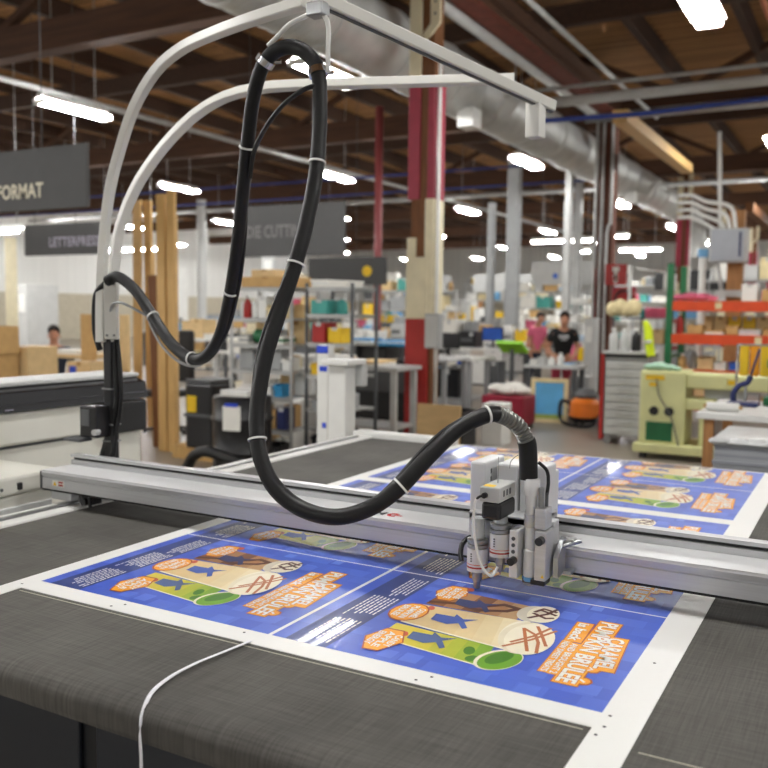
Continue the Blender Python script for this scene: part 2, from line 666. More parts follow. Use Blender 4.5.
def P_brown(mb):
    n = 5
    cols = [ink('m%d' % k, c) for k, c in enumerate(((140, 92, 52), (176, 128, 82), (120, 74, 44), (182, 134, 88), (196, 158, 112)))]
    shade(mb, [(.072, .2), (.088, .422)], [(.196, .194), (.192, .42)], cols, 8.2, n)
    drizzle(mb, [(.18, .2), (.16, .26), (.178, .32), (.15, .38), (.12, .4), (.11, .36), (.14, .33)], .008, 8.6, I_dk)
    mb.use(ink('whip_grey', (222, 214, 196))).poly(page(ell(.134, .44, .056, .036, .1), 9))
    mb.use(I_cr).poly(page(ell(.126, .462, .058, .036, .1), 9.5))
    for k, l in enumerate(([(.165, .44), (.12, .47), (.08, .48)], [(.13, .44), (.15, .475), (.14, .49)], [(.1, .445), (.12, .49)], [(.12, .44), (.09, .452), (.1, .485)])):
        drizzle(mb, l, .0045, 10 + k * .3, I_dk)
    mb.use(ink('emblem_dark', (48, 58, 104))).poly(page([(p - .245, q - .002) for p, q in WM if True], 12))


def badge(mb, pts, words_, lay, leaf):
    ca, cb = sum(p for p, q in pts) / len(pts), sum(q for p, q in pts) / len(pts)
    gr = lambda k: [(ca + (p - ca) * k, cb + (q - cb) * k) for p, q in pts]
    mb.use(I_rd).poly(page(ell(*leaf, .014, .008, .4), lay))
    mb.use(I_br).poly(page(gr(1.06), lay + .5))
    mb.use(I_or).poly(page(gr(0.97), lay + 1))
    a0 = min(p for p, q in pts)
    w = max(p for p, q in pts) - a0
    mb.use(I_br)
    for k, t in enumerate(words_):
        ww = w * (0.56, 0.74, 0.64)[k]
        mb.text(t, page_matrix(ca - ww / 2, cb + .0150 - k * .0220, lay + 2, 1), ww, .0158, fat=.05)
    mb.use(I_wh)
    for k, t in enumerate(words_):
        ww = w * (0.56, 0.74, 0.64)[k]
        mb.text(t, page_matrix(ca - ww / 2, cb + .0150 - k * .0220, lay + 3, 1), ww, .0158, fat=.032)


B1 = [(.511, .205), (.450, .177), (.388, .196), (.386, .236), (.444, .262), (.508, .238)]
B2 = ell(.272, .188, .060, .042, 0, 14)
B3 = [(.156, .205), (.102, .178), (.046, .196), (.042, .236), (.100, .258), (.154, .238)]


def slab(mb, a, bb, w, h, tilt, lay, g, m):
    M = page_matrix(a, bb, lay, tilt)
    mb.use(m).poly([M @ Vector(p) for p in ((-g, -g, 0), (w + g, -g, 0), (w + g, h + g, 0), (-g, h + g, 0))])


LINES = (('CARAMEL', .190, .631, .178, .034, -5, .0065), ('PUMPKIN BRULEE', .104, .594, .357, .036, -1, .0065),
         ('is back', .135, .551, .112, .024, -3, .006), ('AND BROUGHT 2', .262, .572, .170, .0145, -2, .004), ('NEW SWEET TREATS', .258, .553, .172, .0135, -2, .004))


def P_headline(mb):
    for lay, g, m in ((3, 1.4, I_br), (4, 1.05, I_or)):
        for k, (t, a, bb, w, h, tl, gg) in enumerate(LINES):
            slab(mb, a, bb, w, h, -tl, lay + k * .1, gg * g, m)
        # the two accents of BRULEE poke out of the slab
        for a in (.375, .437):
            mb.use(m).poly(page(ell(a, .648, .014 * g, .012 * g, 0, 8), lay + .6))
    for lay, fat, m in ((5, .06, I_br), (6, .036, I_wh)):
        mb.use(m)
        for k, (t, a, bb, w, h, tl, gg) in enumerate(LINES):
            mb.text(t, page_matrix(a, bb, lay + k * .05, -tl), w, h * (1 if k < 2 else 0.95), fat=fat)
        mb.poly(page([(.366, .640), (.376, .650), (.386, .640), (.382, .639), (.376, .645), (.370, .639)], lay + .4))
        mb.poly(page([(.430, .640), (.440, .652), (.445, .649), (.436, .639)], lay + .4))


def P_badge(k):
    def f(mb):
        if k == 0:
            badge(mb, B1, ('CANDY', 'APPLE', 'ENERGY'), 9, (.397, .243))
        elif k == 1:
            badge(mb, B2, ('CARAMEL', 'PUMPKIN', 'BRULEE'), 13, (.222, .222))
        else:
            badge(mb, B3, ('COOKIE', 'BREVE', 'COFFEE'), 13, (.050, .248))
    return f


KIT = [('menu_text', P_menu(0), 'first block of small white menu print'), ('menu_text', P_menu(1), 'middle block of small white menu print'), ('menu_text', P_menu(2), 'last block of small white menu print'), ('headline_lettering', P_headline, 'white and orange CARAMEL PUMPKIN BRULEE headline'),
       ('drink_picture', P_green, 'yellow green drink cup picture'), ('drink_picture', P_beige, 'beige drink cup with drizzled cream picture'),
       ('drink_picture', P_brown, 'brown drink cup picture'), ('flavour_badge', P_badge(0), 'orange badge beside the green cup'),
       ('flavour_badge', P_badge(1), 'orange badge beside the beige cup'), ('flavour_badge', P_badge(2), 'orange badge beside the brown cup')]


def make_mesh(fn, name, vmax=None):
    mb = MB()
    fn(mb)
    if vmax is not None:
        bmesh.ops.bisect_plane(mb.bm, geom=mb.bm.verts[:] + mb.bm.edges[:] + mb.bm.faces[:], plane_co=(0, vmax, 0), plane_no=(0, 1, 0), clear_outer=True)
    for f in mb.bm.faces:
        f.normal_update()
        if f.normal.z < 0:
            f.normal_flip()
    if not mb.bm.faces:
        return None
    me = bpy.data.meshes.new(name)
    mb.bm.to_mesh(me)
    for k in mb.mats:
        me.materials.append(k)
    mb.bm.free()
    return me


KITS = {}
for key, vmax in (('full', None), ('row_two', 0.452), ('row_last', 0.458)):
    KITS[key] = (make_mesh(P_panel, 'poster_panel', vmax), [(n, make_mesh(f, n, vmax), l) for n, f, l in KIT])
for x0 in (-1.09, -1.8125):
    for y0, key in ((1.48, 'full'), (2.0335, 'row_two'), (2.510, 'full'), (3.130, 'full'), (3.684, 'row_last')):
        panel, ks = KITS[key]
        o = bpy.data.objects.new('poster_panel', panel)
        COL.objects.link(o)
        o.parent = sheet
        o.location = Vector((x0, y0, ZT)) - sheet.location
        for n, me, l in ks:
            if me is None:
                continue
            c = bpy.data.objects.new(n, me)
            COL.objects.link(c)
            c.parent = o
            c['label'] = l

# offcut sliver hanging over the nose
pts = smooth_path([(-1.104, 1.425, ZT + .004), (-1.11, 1.36, ZT + .006), (-1.122, 1.27, ZT + .006), (-1.118, 1.19, ZT + .006), (-1.100, 1.125, ZT + .002), (-1.082, 1.085, ZT - .03), (-1.074, 1.078, ZT - .09), (-1.072, 1.076, ZT - .18), (-1.072, 1.075, ZT - .34)], .01)
b = MB().use(mat('white_vinyl_strip', (240, 240, 246), 0.4, var=0.02))
b.sqtube(pts, .0075, .0016, up=Vector((0, 0.6, 1)))
tag(b.build('vinyl_offcut_strip'), 'thin white vinyl offcut strip hanging over the front edge of the bed', 'offcut strip')

# ------------------------------------------------------------------ gantry
gan = thing('cutter_gantry', 'long silver gantry beam spanning across the cutting table over the posters', 'gantry', (-0.93, 2.15, 0.95))
GX0, GX1 = -2.53, 0.66


def extr(mb, prof, x0=GX0, x1=GX1):
    mb.prism([(x0, y, z) for y, z in prof], (x1 - x0, 0, 0))


b = MB().use(M_alu)
extr(b, [(2.080, .958), (2.080, .996), (2.084, .998), (2.084, 1.001), (2.078, 1.003), (2.076, 1.016), (2.080, 1.0215), (2.21, 1.0215), (2.21, .958)])
b.build('beam', gan)
b = MB().use(M_alupaint)
extr(b, [(2.079, 1.0215), (2.079, 1.0235), (2.208, 1.0235), (2.208, 1.0215)], GX0 + .001, GX1 - .001)
b.build('top_cover', gan)['label'] = 'white top cover of the beam'
b = MB().use(M_alu)
extr(b, [(2.209, 1.0), (2.209, 1.041), (2.236, 1.041), (2.236, 1.0)])
extr(b, [(2.206, 1.051), (2.206, 1.061), (2.240, 1.061), (2.240, 1.051)])
b.build('rear_rail', gan)
b = MB().use(M_black)
extr(b, [(2.220, 1.041), (2.220, 1.051), (2.236, 1.051), (2.236, 1.041)], GX0 + .002, GX1 - .002)
b.build('rail_groove', gan)
b = MB().use(M_rubber)
extr(b, [(2.079, .952), (2.079, .958), (2.21, .958), (2.21, .952)])
b.build('edge_seal', gan)
b = MB().use(M_dgrey).bx(GX0 - .012, GX0, 2.078, 2.212, .955, 1.018, .003)
b.use(M_alu).bx(GX0 - .022, GX0 - .012, 2.09, 2.2, .965, 1.01, .003)
b.build('end_plate', gan)
for x in (-2.46, 0.58):
    b = MB().use(M_alu).bx(x - .05, x + .05, 2.1, 2.23, .918, .951, .004)
    b.build('carriage_foot', gan)
b = MB().use(M_black).bx(-2.36, -2.29, 2.088, 2.13, .922, .952, .004)
b.cyl((-2.33, 2.08, .93), (-2.33, 2.1, .93), .014)
b.cyl((-2.30, 2.085, .915), (-2.30, 2.085, .95), .006)
b.build('belt_clamp', gan)
b = MB().use(M_paper).bx(-2.478, -2.42, 2.0785, 2.0805, .972, .992)
b.use(M_yellow).poly([(-2.474, 2.0782, .974), (-2.456, 2.0782, .974), (-2.465, 2.0782, .989)])
b.use(M_red).bx(-2.447, -2.424, 2.0778, 2.0784, .984, .99)
b.bx(-2.447, -2.424, 2.0778, 2.0784, .974, .98)
b.build('warning_label', gan)['label'] = 'small white label with yellow triangle'
# maker's mark on the white cover: dark letters and a red arrow shape
b = MB().use(mat('mark_dark', (44, 44, 48), .5, var=0))
M = Matrix.Translation((-1.207, 2.118, 1.0238))
b.text('M', M, .032, .034, fat=.03)
b.use(mat('mark_red', (214, 44, 48), .5, var=0))
c = Vector((-1.148, 2.134, 1.0238))
arc = [c + Vector((.020 * math.cos(R(a)), .020 * math.sin(R(a)), 0)) for a in range(50, 311, 20)] + [c + Vector((.009 * math.cos(R(a)), .009 * math.sin(R(a)), 0)) for a in range(310, 49, -20)]
b.poly(arc)
b.poly([c + Vector(p) for p in ((.0, .004, 0.0001), (.026, .004, 0.0001), (.026, -.005, 0.0001), (.0, -.005, 0.0001))])
b.build('maker_mark', gan, fix=False)['label'] = 'dark letter with a red arrow mark'

# ------------------------------------------------------------------ tool head
th = thing('tool_carriage', 'white and silver cutting tool carriage with black hose riding on the gantry', 'tool carriage', (-0.76, 2.06, .93))
b = MB().use(M_alupaint)
b.bx(-.888, -.846, 2.062, 2.20, 1.068, 1.213, .006)
b.bx(-.832, -.772, 2.105, 2.20, 1.060, 1.207, .006)
b.bx(-.768, -.712, 2.105, 2.20, 1.060, 1.205, .006)
b.bx(-.724, -.690, 2.086, 2.165, 1.072, 1.214, .006)
b.bx(-.878, -.695, 2.16, 2.202, 1.066, 1.19, .004)
b.use(M_dgrey)
for z in (1.185, 1.165, 1.145):
    b.bx(-.8465, -.8452, 2.10, 2.106, z - .006, z + .006)
b.build('housing', th)
b = MB().use(M_alu)
b.bx(-.876, -.650, 2.032, 2.072, .968, 1.09, .003)
b.bx(-.876, -.690, 2.032, 2.18, 1.068, 1.088, .003)
b.build('back_plate', th)


def tool(x, y, z0, tip):
    t = MB().use(M_alupaint).cyl((x, y, z0), (x, y, z0 + .058), .0262, n=28)
    t.use(M_red).cyl((x, y, z0 + .009), (x, y, z0 + .013), .0265, n=28)
    t.use(M_orange).cyl((x, y, z0 + .018), (x, y, z0 + .0195), .0265, n=28)
    for k in range(4):
        t.use(M_dgrey).box((x - .006, y - .0262, z0 + .028 + k * .006), (.004, .0012, .003))
    o = t.build('tool_holder', th)
    t = MB().use(M_steel).lathe([(.018, z0 + .058), (.0265, z0 + .060), (.0265, z0 + .068), (.022, z0 + .069), (.022, z0 + .073), (.0265, z0 + .074), (.0265, z0 + .080), (.015, z0 + .083)], (x, y, 0), 28)
    t.build('clamp_ring', o)
    t = MB().use(M_steel).lathe([(.004, tip), (.0085, tip + .003), (.0095, tip + .02), (.0125, tip + .022), (.0125, z0)], (x, y, 0), 20)
    t.build('blade_tip', o)
    t = MB().use(M_glass).cyl((x, y, z0 + .083), (x, y, z0 + .135), .0175, n=20)
    t.use(M_steel).cyl((x, y, z0 + .084), (x, y, z0 + .112), .018, .011, n=20)
    t.build('shaft', o)


tool(-.836, 2.0, .950, ZS + .001)
tool(-.776, 2.0, .996, .955)
b = MB().use(M_lgrey).bx(-.803, -.752, 1.925, 2.035, 1.143, 1.180, .003)
b.use(M_yellow).poly([(-.800, 1.958, 1.1806), (-.796, 1.930, 1.1806), (-.768, 1.930, 1.1806), (-.772, 1.958, 1.1806)])
b.use(M_dgrey)
for q in range(3):
    b.bx(-.7522, -.7515, 1.95 + q * .02, 1.96 + q * .02, 1.155, 1.170)
o = b.build('sensor_box', th)
b = MB().use(M_black).bx(-.800, -.750, 1.927, 2.033, 1.100, 1.142, .008)
b.build('motor', o)['label'] = 'black motor block under the grey box'
b = MB().use(M_black).cyl((-.788, 1.916, 1.160), (-.788, 1.925, 1.160), .007)
b.tube(smooth_path([(-.803, 1.908, 1.152), (-.797, 1.910, 1.158), (-.788, 1.918, 1.160)], .004), .003, 6)
b.build('plug', o)
b = MB().use(M_white).tube(smooth_path([(-.803, 1.908, 1.152), (-.808, 1.905, 1.13), (-.806, 1.908, 1.06), (-.792, 1.915, .995), (-.776, 1.925, .968), (-.770, 1.94, .963), (-.764, 1.955, .98)], .005), .0034, 8)
b.build('signal_cable', th)
b = MB().use(M_steel).cyl((-.780, 1.985, 1.180), (-.780, 1.985, 1.245), .0012, n=6)
b.build('antenna', th)
b = MB().use(mat('grey_wire', (120, 120, 118), .5, var=.05)).tube(smooth_path([(-.775, 2.05, 1.207), (-.775, 2.06, 1.225), (-.757, 2.075, 1.24), (-.738, 2.085, 1.225), (-.73, 2.10, 1.206)], .006), .0012, 6)
b.build('loop_cable', th)
b = MB().use(M_alupaint).bx(-.741, -.719, 1.968, 2.032, .955, 1.073, .003)
b.use(M_dgrey)
for z in (1.052, 1.036, 1.020):
    b.cyl((-.730, 1.9665, z), (-.730, 1.969, z), .0048)
b.build('button_panel', th)
b = MB().use(M_black).cyl((-.728, 1.945, 1.000), (-.728, 1.968, 1.000), .0095)
b.build('knob', th)
# spindle
x, y = -.698, 2.0
b = MB().use(M_alupaint)
b.lathe([(.0135, .955), (.0165, .958), (.0165, 1.022), (.0125, 1.024), (.0125, 1.078)], (x, y, 0), 28)
b.use(M_alu).lathe([(.0155, 1.079), (.0165, 1.081), (.0165, 1.110), (.0155, 1.111)], (x, y, 0), 28)
b.use(M_alupaint).lathe([(.0125, 1.111), (.0125, 1.131), (.0155, 1.132), (.0155, 1.157), (.0145, 1.158)], (x, y, 0), 28)
b.lathe([(.0190, 1.158), (.0195, 1.160), (.0195, 1.196), (.018, 1.198)], (x, y, 0), 28)
b.use(M_alu).bx(x - .018, x + .018, y + .004, y + .035, .965, 1.12, .003)
b.build('spindle', th)
b = MB().use(M_steel).lathe([(.010, .935), (.014, .937), (.016, .955)], (x, y, 0), 24)
b.use(M_sky).lathe([(.0165, .946), (.0185, .949), (.0185, .956)], (x, y, 0), 24)
b.build('spindle_nose', th)
b = MB().use(M_dgrey).bx(-.712, -.684, 1.985, 2.03, .942, .954, .002)
b.build('clamp', th)
# knife module on the right
b = MB().use(M_alu)
b.bx(-.677, -.648, 1.968, 2.03, .958, 1.078, .003)
b.bx(-.682, -.655, 1.978, 2.03, 1.079, 1.130, .003)
b.use(M_steel).cyl((-.672, 1.995, 1.131), (-.672, 1.995, 1.178), .007)
b.use(M_dgrey).cyl((-.664, 2.012, 1.131), (-.664, 2.012, 1.165), .004)
o = b.build('knife_module', th)
b = MB().use(M_black).cyl((-.660, 1.948, 1.058), (-.660, 1.968, 1.058), .0100)
b.build('knob', o)
b = MB().use(M_yellow).poly([(-.660, 1.9675, .966), (-.651, 1.9675, .966), (-.6555, 1.9675, .975)])
b.build('warning_label', o)
b = MB().use(M_black).bx(-.688, -.652, 1.974, 2.02, .944, .957, .003)
b.build('foot', o)
b = MB().use(M_rubber).tube(smooth_path([(-.664, 2.012, 1.16), (-.664, 2.02, 1.19), (-.672, 2.03, 1.215), (-.690, 2.02, 1.235)], .006), .0045, 8)
b.build('motor_lead', o)
b = MB().use(M_steel)
b.prism([(-.640, 2.0, .962), (-.640, 2.06, .962), (-.640, 2.06, 1.05), (-.640, 2.04, 1.045), (-.640, 2.0, 1.01)], (.012, 0, 0))
b.bx(-.628, -.608, 2.04, 2.072, .962, .97).bx(-.628, -.606, 2.045, 2.075, 1.036, 1.048)
b.cyl((-.635, 2.035, 1.03), (-.59, 2.06, 1.045), .005)
b.build('side_bracket', th)
b = MB().use(M_black)
b.tube(smooth_path([(-.860, 2.05, 1.022), (-.872, 2.03, 1.022), (-.878, 2.0, 1.01), (-.878, 1.99, .985), (-.872, 1.985, .970)], .006), .0065, 8)
b.build('dust_guard', th)

# ------------------------------------------------------------------ overhead hose and its boom
hp = [(107, 281, 3.15), (118, 277, 3.13), (135, 290, 3.08), (150, 312, 3.03), (170, 342, 2.95), (190, 358, 2.88), (206, 356, 2.83), (220, 335, 2.76), (230, 295, 2.68), (238, 240, 2.58), (243, 190, 2.5), (248, 140, 2.43), (253, 100, 2.38), (261, 70, 2.34), (272, 54, 2.32), (287, 47, 2.3), (302, 50, 2.28), (314, 62, 2.27), (319, 78, 2.26), (320, 110, 2.25), (319, 140, 2.24), (315, 180, 2.22), (306, 225, 2.2), (295, 265, 2.18), (280, 310, 2.16), (266, 355, 2.14), (258, 400, 2.12), (257, 435, 2.1), (262, 462, 2.08), (275, 487, 2.06), (300, 508, 2.03), (335, 517, 2.0), (370, 508, 2.0), (400, 487, 2.0), (430, 455, 2.02), (458, 429, 2.05), (487, 415, 2.07), (503, 416, 2.09), (518, 426, 2.105), (526, 440, 2.115), (528, 452, 2.12), (528.5, 479, 2.125)]
hw = [at(*p) for p in hp]
path = smooth_path(hw, .0032)
hose = thing('cable_hose', 'thick black corrugated cable hose looping from the boom down to the tool carriage', 'hose', hw[-1])
# where the grey metal spiral starts
k_sp = min(range(len(path)), key=lambda i: (path[i] - hw[36]).length) + 8
k_co = min(range(len(path)), key=lambda i: (path[i] - hw[39]).length)
b = MB().use(M_rubber)
b.tube(path[:k_sp + 1], lambda i: .0193 + (.0005 if i % 2 else 0), 14)
b.build('hose_sleeve', hose)
b = MB().use(mat('spiral_metal', (128, 128, 124), .35, .6, var=.1))
sp = path[k_sp:k_co + 1]
b.tube(sp, lambda i: .0165 if i % 3 == 0 else .0205, 18)
b.build('metal_spiral', hose)['label'] = 'grey metal spiral end'
b = MB().use(M_rubber).tube(path[k_co:], .0225, 18)
b.build('end_cuff', hose)
# thin cables strapped along the hose
def strand(i0, i1, off, r, wob, m, nm, ph=0.0):
    pts = []
    for i in range(i0, i1, 6):
        d = (path[min(i + 3, len(path) - 1)] - path[max(i - 3, 0)]).normalized()
        sd = d.cross(_fw).normalized()
        t = (i - i0) / max(1, (i1 - i0))
        e = math.sin(t * PI) ** .35
        pts.append(path[i] + sd * (off * math.cos(ph + wob * t) * e) - _fw * (.012 * math.sin(ph + wob * t)) )
    o = MB().use(m).tube(pts, r, 8).build(nm, hose)
    return o
N = len(path)
i_top = min(range(N), key=lambda i: (path[i] - hw[14]).length)
i_bot = min(range(N), key=lambda i: (path[i] - hw[28]).length)
strand(40, i_top - 60, .022, .007, 5.0, M_rubber, 'thin_cable')
strand(i_top + 150, i_bot, .019, .0065, 4.2, M_rubber, 'thin_cable', .6)
strand(i_bot, k_sp - 20, .020, .0095, 3.6, M_rubber, 'thin_cable', PI)
MB().use(M_rubber).tube(smooth_path([at(318, 85, 2.245), at(303, 90, 2.26), at(284, 104, 2.29), at(266, 127, 2.34), at(254, 152, 2.42), at(250, 178, 2.46)], .01), .0065, 8).build('thin_cable', hose)
i0 = min(range(N), key=lambda i: (path[i] - hw[3]).length)
i1 = min(range(N), key=lambda i: (path[i] - hw[6]).length)
strand(i0, i1, .03, .005, .3, mat('grey_cable', (160, 160, 158), .5, var=.05), 'thin_cable', PI)
for q in ((248, 148, 2.44), (229, 291, 2.68), (152, 318, 3.02), (192, 359, 2.88), (318, 163, 2.23), (296, 264, 2.18), (257, 439, 2.1), (402, 487, 2.0), (487, 415, 2.07)):
    c = at(*q)
    i = min(range(N), key=lambda j: (path[j] - c).length)
    d = (path[min(i + 3, N - 1)] - path[max(i - 3, 0)]).normalized()
    MB().use(M_white).tube([path[i] - d * .0025, path[i] - d * .0024, path[i] + d * .0024, path[i] + d * .0025], lambda k: .0205 if k in (0, 3) else .0232, 20).build('cable_tie', hose)

M_boom = mat('boom_white', (222, 221, 214), .4, var=.03)
boom = thing('hose_boom', 'white bent square tube boom rising from a black pole and holding up the hose', 'boom', (-2.46, 2.3, 0))
A1 = smooth_path([at(*p) for p in ((101, 342, 3.2), (101, 300, 3.2), (104, 240, 3.17), (110, 190, 3.12), (120, 150, 3.05), (134, 108, 2.95), (155, 72, 2.83), (178, 51, 2.72), (205, 37, 2.6), (250, 20, 2.43), (306, 2, 2.28))], .04)
A2 = smooth_path([at(*p) for p in ((114, 342, 3.22), (113, 300, 3.22), (116, 250, 3.2), (124, 215, 3.18), (140, 180, 3.16), (165, 145, 3.13), (195, 115, 3.1), (225, 97, 3.08), (255, 89, 3.06), (300, 85, 3.04), (420, 81.5, 3.0), (514, 79, 2.97))], .04)
b = MB().use(M_boom).sqtube(A1, .030, .031, up=Vector((.3, -.95, .1)))
b.build('boom_arm', boom)
b = MB().use(M_boom).sqtube(A2, .031, .034, up=Vector((-.3, -.95, .1)))
b.build('boom_arm', boom)
c0, c1 = at(316, -3, 2.235), at(552, 106.5, 2.88)
b = MB().use(M_boom).sqtube([c0, c1], .035, .035)
b.use(M_dgrey).sqtube([c0 - Vector((0, 0, .0185)), c1 - Vector((0, 0, .0185))], .014, .004)
b.build('cross_rail', boom)
p = at(536, 100, 2.84)
b = MB().use(M_boom).box(p - Vector((0, 0, .062)), (.05, .05, .12), rz=-.14, bev=.004)
b.build('rail_end_block', boom)
p = at(107, 315, 3.21)
pl = at(111.5, 309, 3.175)
b = MB().use(mat('plate_grey', (200, 198, 190), .4, .3, var=.05)).box(pl, (.046, .03, .22), rz=.5, bev=.003)
b.use(M_dgrey)
for dx, dz in ((-.012, -.095), (0.014, -.095), (-.012, .09), (.014, .09)):
    b.cyl(pl + Vector((dx * .88 + .007, dx * .48 - .013, dz)), pl + Vector((dx * .88 + .009, dx * .48 - .018, dz)), .004, n=8)
b.build('mounting_plate', boom)
pb = at(107, 455, 3.24)
b = MB().use(M_black).box((p.x + .005, p.y + .01, (p.z - .06 + .94) / 2), (.038, .038, p.z - .06 - .94), bev=.004)
b.build('pole', boom)
PX, PY = p.x + .005, p.y + .01
b = MB().use(M_black).box((PX + .015, PY, .930), (.075, .09, .02), bev=.003)
b.build('pole_base', boom)
b = MB().use(M_black)
b.cyl((PX - .015, PY, 1.12), (PX - .09, PY + .02, .985), .014, n=10)
b.cyl((PX - .09, PY + .02, .985), (PX - .005, PY + .02, .945), .012, n=10)
b.build('brace', boom)
q = at(95, 421, 3.22)
b = MB().use(M_black).box(q, (.085, .07, .115), bev=.006)
b.use(M_dgrey).box(q + Vector((-.012, -.036, .015)), (.045, .004, .06), bev=.002)
b.use(M_lgrey).cyl(q + Vector((.04, -.02, -.035)), q + Vector((.04, -.045, -.035)), .011)
b.use(M_dgrey).box(q + Vector((-.06, -.03, -.068)), (.09, .06, .012), bev=.003)
b.build('junction_box', boom)
for dy, k in ((.028, 0), (.05, 1)):
    pts = smooth_path([(PX + .01, PY + .01, p.z + .02 * k), (PX + dy, PY - .005, p.z - .16), (PX + dy + .012, PY - .01, p.z - .3), (PX + dy - .012, PY - .01, p.z - .42), (PX + .03, PY - .02, p.z - .5), (PX - .0, PY - .03, p.z - .56)], .02)
    MB().use(M_rubber).tube(pts, .011 - .004 * k, 8).build('pole_cable', boom)
MB().use(M_rubber).tube(smooth_path([at(106, 283, 3.17), at(96, 295, 3.2), at(95, 330, 3.22), at(100, 350, 3.22)], .02), .011, 8).build('pole_cable', boom)
for py in (389, 425, 442):
    z = at(107, py, 3.22).z
    MB().use(M_steel).box((PX, PY, z), (.052, .046, .006), bev=.002).build('pole_strap', boom)
MB().use(M_steel).tube(smooth_path([at(110, 313, 3.17), at(113, 304, 3.14), at(122, 303, 3.1), at(140, 312, 3.05), at(152, 318, 3.02)], .01), .005, 8).build('air_line', boom)
# trolley and the two hooked hanger rods
hg = MB().use(M_steel)
t0 = at(318, 10, 2.245)
hg.box(t0, (.05, .04, .035), bev=.004)
hg.cyl(t0 + Vector((0, 0, .0)), at(318, 2, 2.24), .008)
hg.build('trolley', boom)
for q in ([(316, 11, 2.24), (306, 16, 2.25), (290, 24, 2.27), (278, 36, 2.30), (268, 46, 2.315)], [(320, 11, 2.24), (326, 18, 2.24), (328.5, 28, 2.24), (328, 48, 2.24), (328, 72, 2.245)]):
    MB().use(M_white).tube(smooth_path([at(*k) for k in q], .012), .0062, 10).build('hanger_rod', boom)
for q in ((266, 62, 2.33), (318, 72, 2.262)):
    c = at(*q)
    i = min(range(N), key=lambda j: (path[j] - c).length)
    d = (path[min(i + 3, N - 1)] - path[max(i - 3, 0)]).normalized()
    hg = MB().use(M_chrome)
    hg.tube([path[i] - d * .009, path[i] - d * .0089, path[i] + d * .0089, path[i] + d * .009], lambda k: .0205 if k in (0, 3) else .0265, 22)
    hg.cyl(path[i] + _r * .024, path[i] + _r * .042, .006, n=8)
    hg.build('pipe_clamp', boom)
# ------------------------------------------------------------------ hall shell
def struct(mb, name, label, cat):
    return tag(mb.build(name), label, cat, kind='structure')


M_floor = mat('polished_concrete', (138, 130, 117), .34, var=.22, scale=.7)
ZC = 6.45
LX, RX, FY, BY = -34.0, 12.0, -8.0, 60.0
b = MB().use(M_floor).bx(LX, RX, FY, BY, -.1, 0)
struct(b, 'floor', 'polished grey concrete floor of the print hall', 'floor')
M_deck = brick_mat('roof_boards', (178, 130, 80), (148, 106, 64), (84, 58, 36), 3.0, .16, .012, .8, .5, rot=(0, 0, 0))
b = MB().use(M_deck).bx(LX, RX, FY, BY, ZC, ZC + .1)
struct(b, 'ceiling', 'brown timber board ceiling above the print hall', 'ceiling')
M_wallw = brick_mat('ribbed_white_wall', (226, 226, 222), (220, 220, 216), (186, 186, 184), .3, 20, .012, .6, 0, rot=(0, 0, 0))
M_wallb = mat('beige_block_wall', (186, 178, 158), .8, var=.08)
def wall(name, label, lo, hi, axis):
    mb = MB()
    x0, x1, y0, y1 = lo[0], hi[0], lo[1], hi[1]
    mb.use(M_wallb).bx(x0, x1, y0, y1, 0, 2.2)
    mb.use(mat('white_wall', (226, 226, 222), .7, var=.05, scale=2, stretch=(2, 2, .02))).bx(x0, x1, y0, y1, 2.2, ZC)
    struct(mb, name, label, 'wall')
wall('wall_left', 'white panelled wall with beige lower band far on the left', (LX - .2, FY), (LX, BY), 0)
wall('wall_back', 'white panelled wall with beige lower band at the far end', (LX - .2, BY), (RX, BY + .2), 1)

# ------------------------------------------------------------------ lamps
M_tube = emit('fluorescent_tube', (253, 252, 250), 245.0)
def lamp(x, y, z, label, L=2.4, along='Y', n=2):
    o = thing('fluorescent_fixture', label, 'ceiling lamp', (x, y, z))
    a = Vector((0, 1, 0)) if along == 'Y' else Vector((1, 0, 0))
    s = Vector((1, 0, 0)) if along == 'Y' else Vector((0, 1, 0))
    c = Vector((x, y, z))
    mb = MB().use(M_white)
    sz = (.10, L + .06, .07) if along == 'Y' else (L + .06, .10, .07)
    mb.box(c + Vector((0, 0, .09)), sz, bev=.008)
    for e in (-1, 1):
        mb.box(c + a * e * (L / 2 + .02), (.25, .03, .08) if along == 'Y' else (.03, .25, .08), bev=.006)
    wing = [(-.17, .03), (-.05, .075), (.05, .075), (.17, .03), (.17, .036), (.05, .085), (-.05, .085), (-.17, .036)]
    mb.prism([c - a * (L / 2) + s * u + Vector((0, 0, v)) for u, v in wing], a * L)
    mb.build('housing', o)
    for e in ((-.11, .11) if n == 2 else (0,)):
        MB().use(M_tube).cyl(c - a * (L / 2) + s * e, c + a * (L / 2) + s * e, .020, n=10).build('tube', o)
    for e in (-.8, .8):
        MB().use(M_pipe).cyl(c + a * e * L / 2.4 + Vector((0, 0, .12)), c + a * e * L / 2.4 + Vector((0, 0, ZC - z)), .008, n=6).build('hanger_rod', o)
    return o
ORD = ('first', 'second', 'third', 'fourth', 'fifth', 'sixth', 'seventh', 'eighth', 'ninth', 'tenth', 'eleventh', 'twelfth')
rows_x = {-29.5: 'added wall fill', -24.8: 'added outer fill', -20.2: 'outer left', -15.6: 'far left', -10.9: 'left', -6.3: 'centre', -1.64: 'right', 3.0: 'far right'}  # the two leftmost rows are added lamps that brighten the left wall
for rx, nm in rows_x.items():
    for j, ry in enumerate((-5.5, 2.1, 9.7, 17.2, 24.7, 32.2, 39.7, 47.2)):  # frontmost lamp of every row is unseen behind the camera, added for soft fill
        lamp(rx, ry - (.5 if rx == -1.64 and ry == 9.7 else 0), 4.6, 'twin tube fluorescent lamp, %s one back in the %s row under the roof' % (ORD[j], nm), L=1.25)
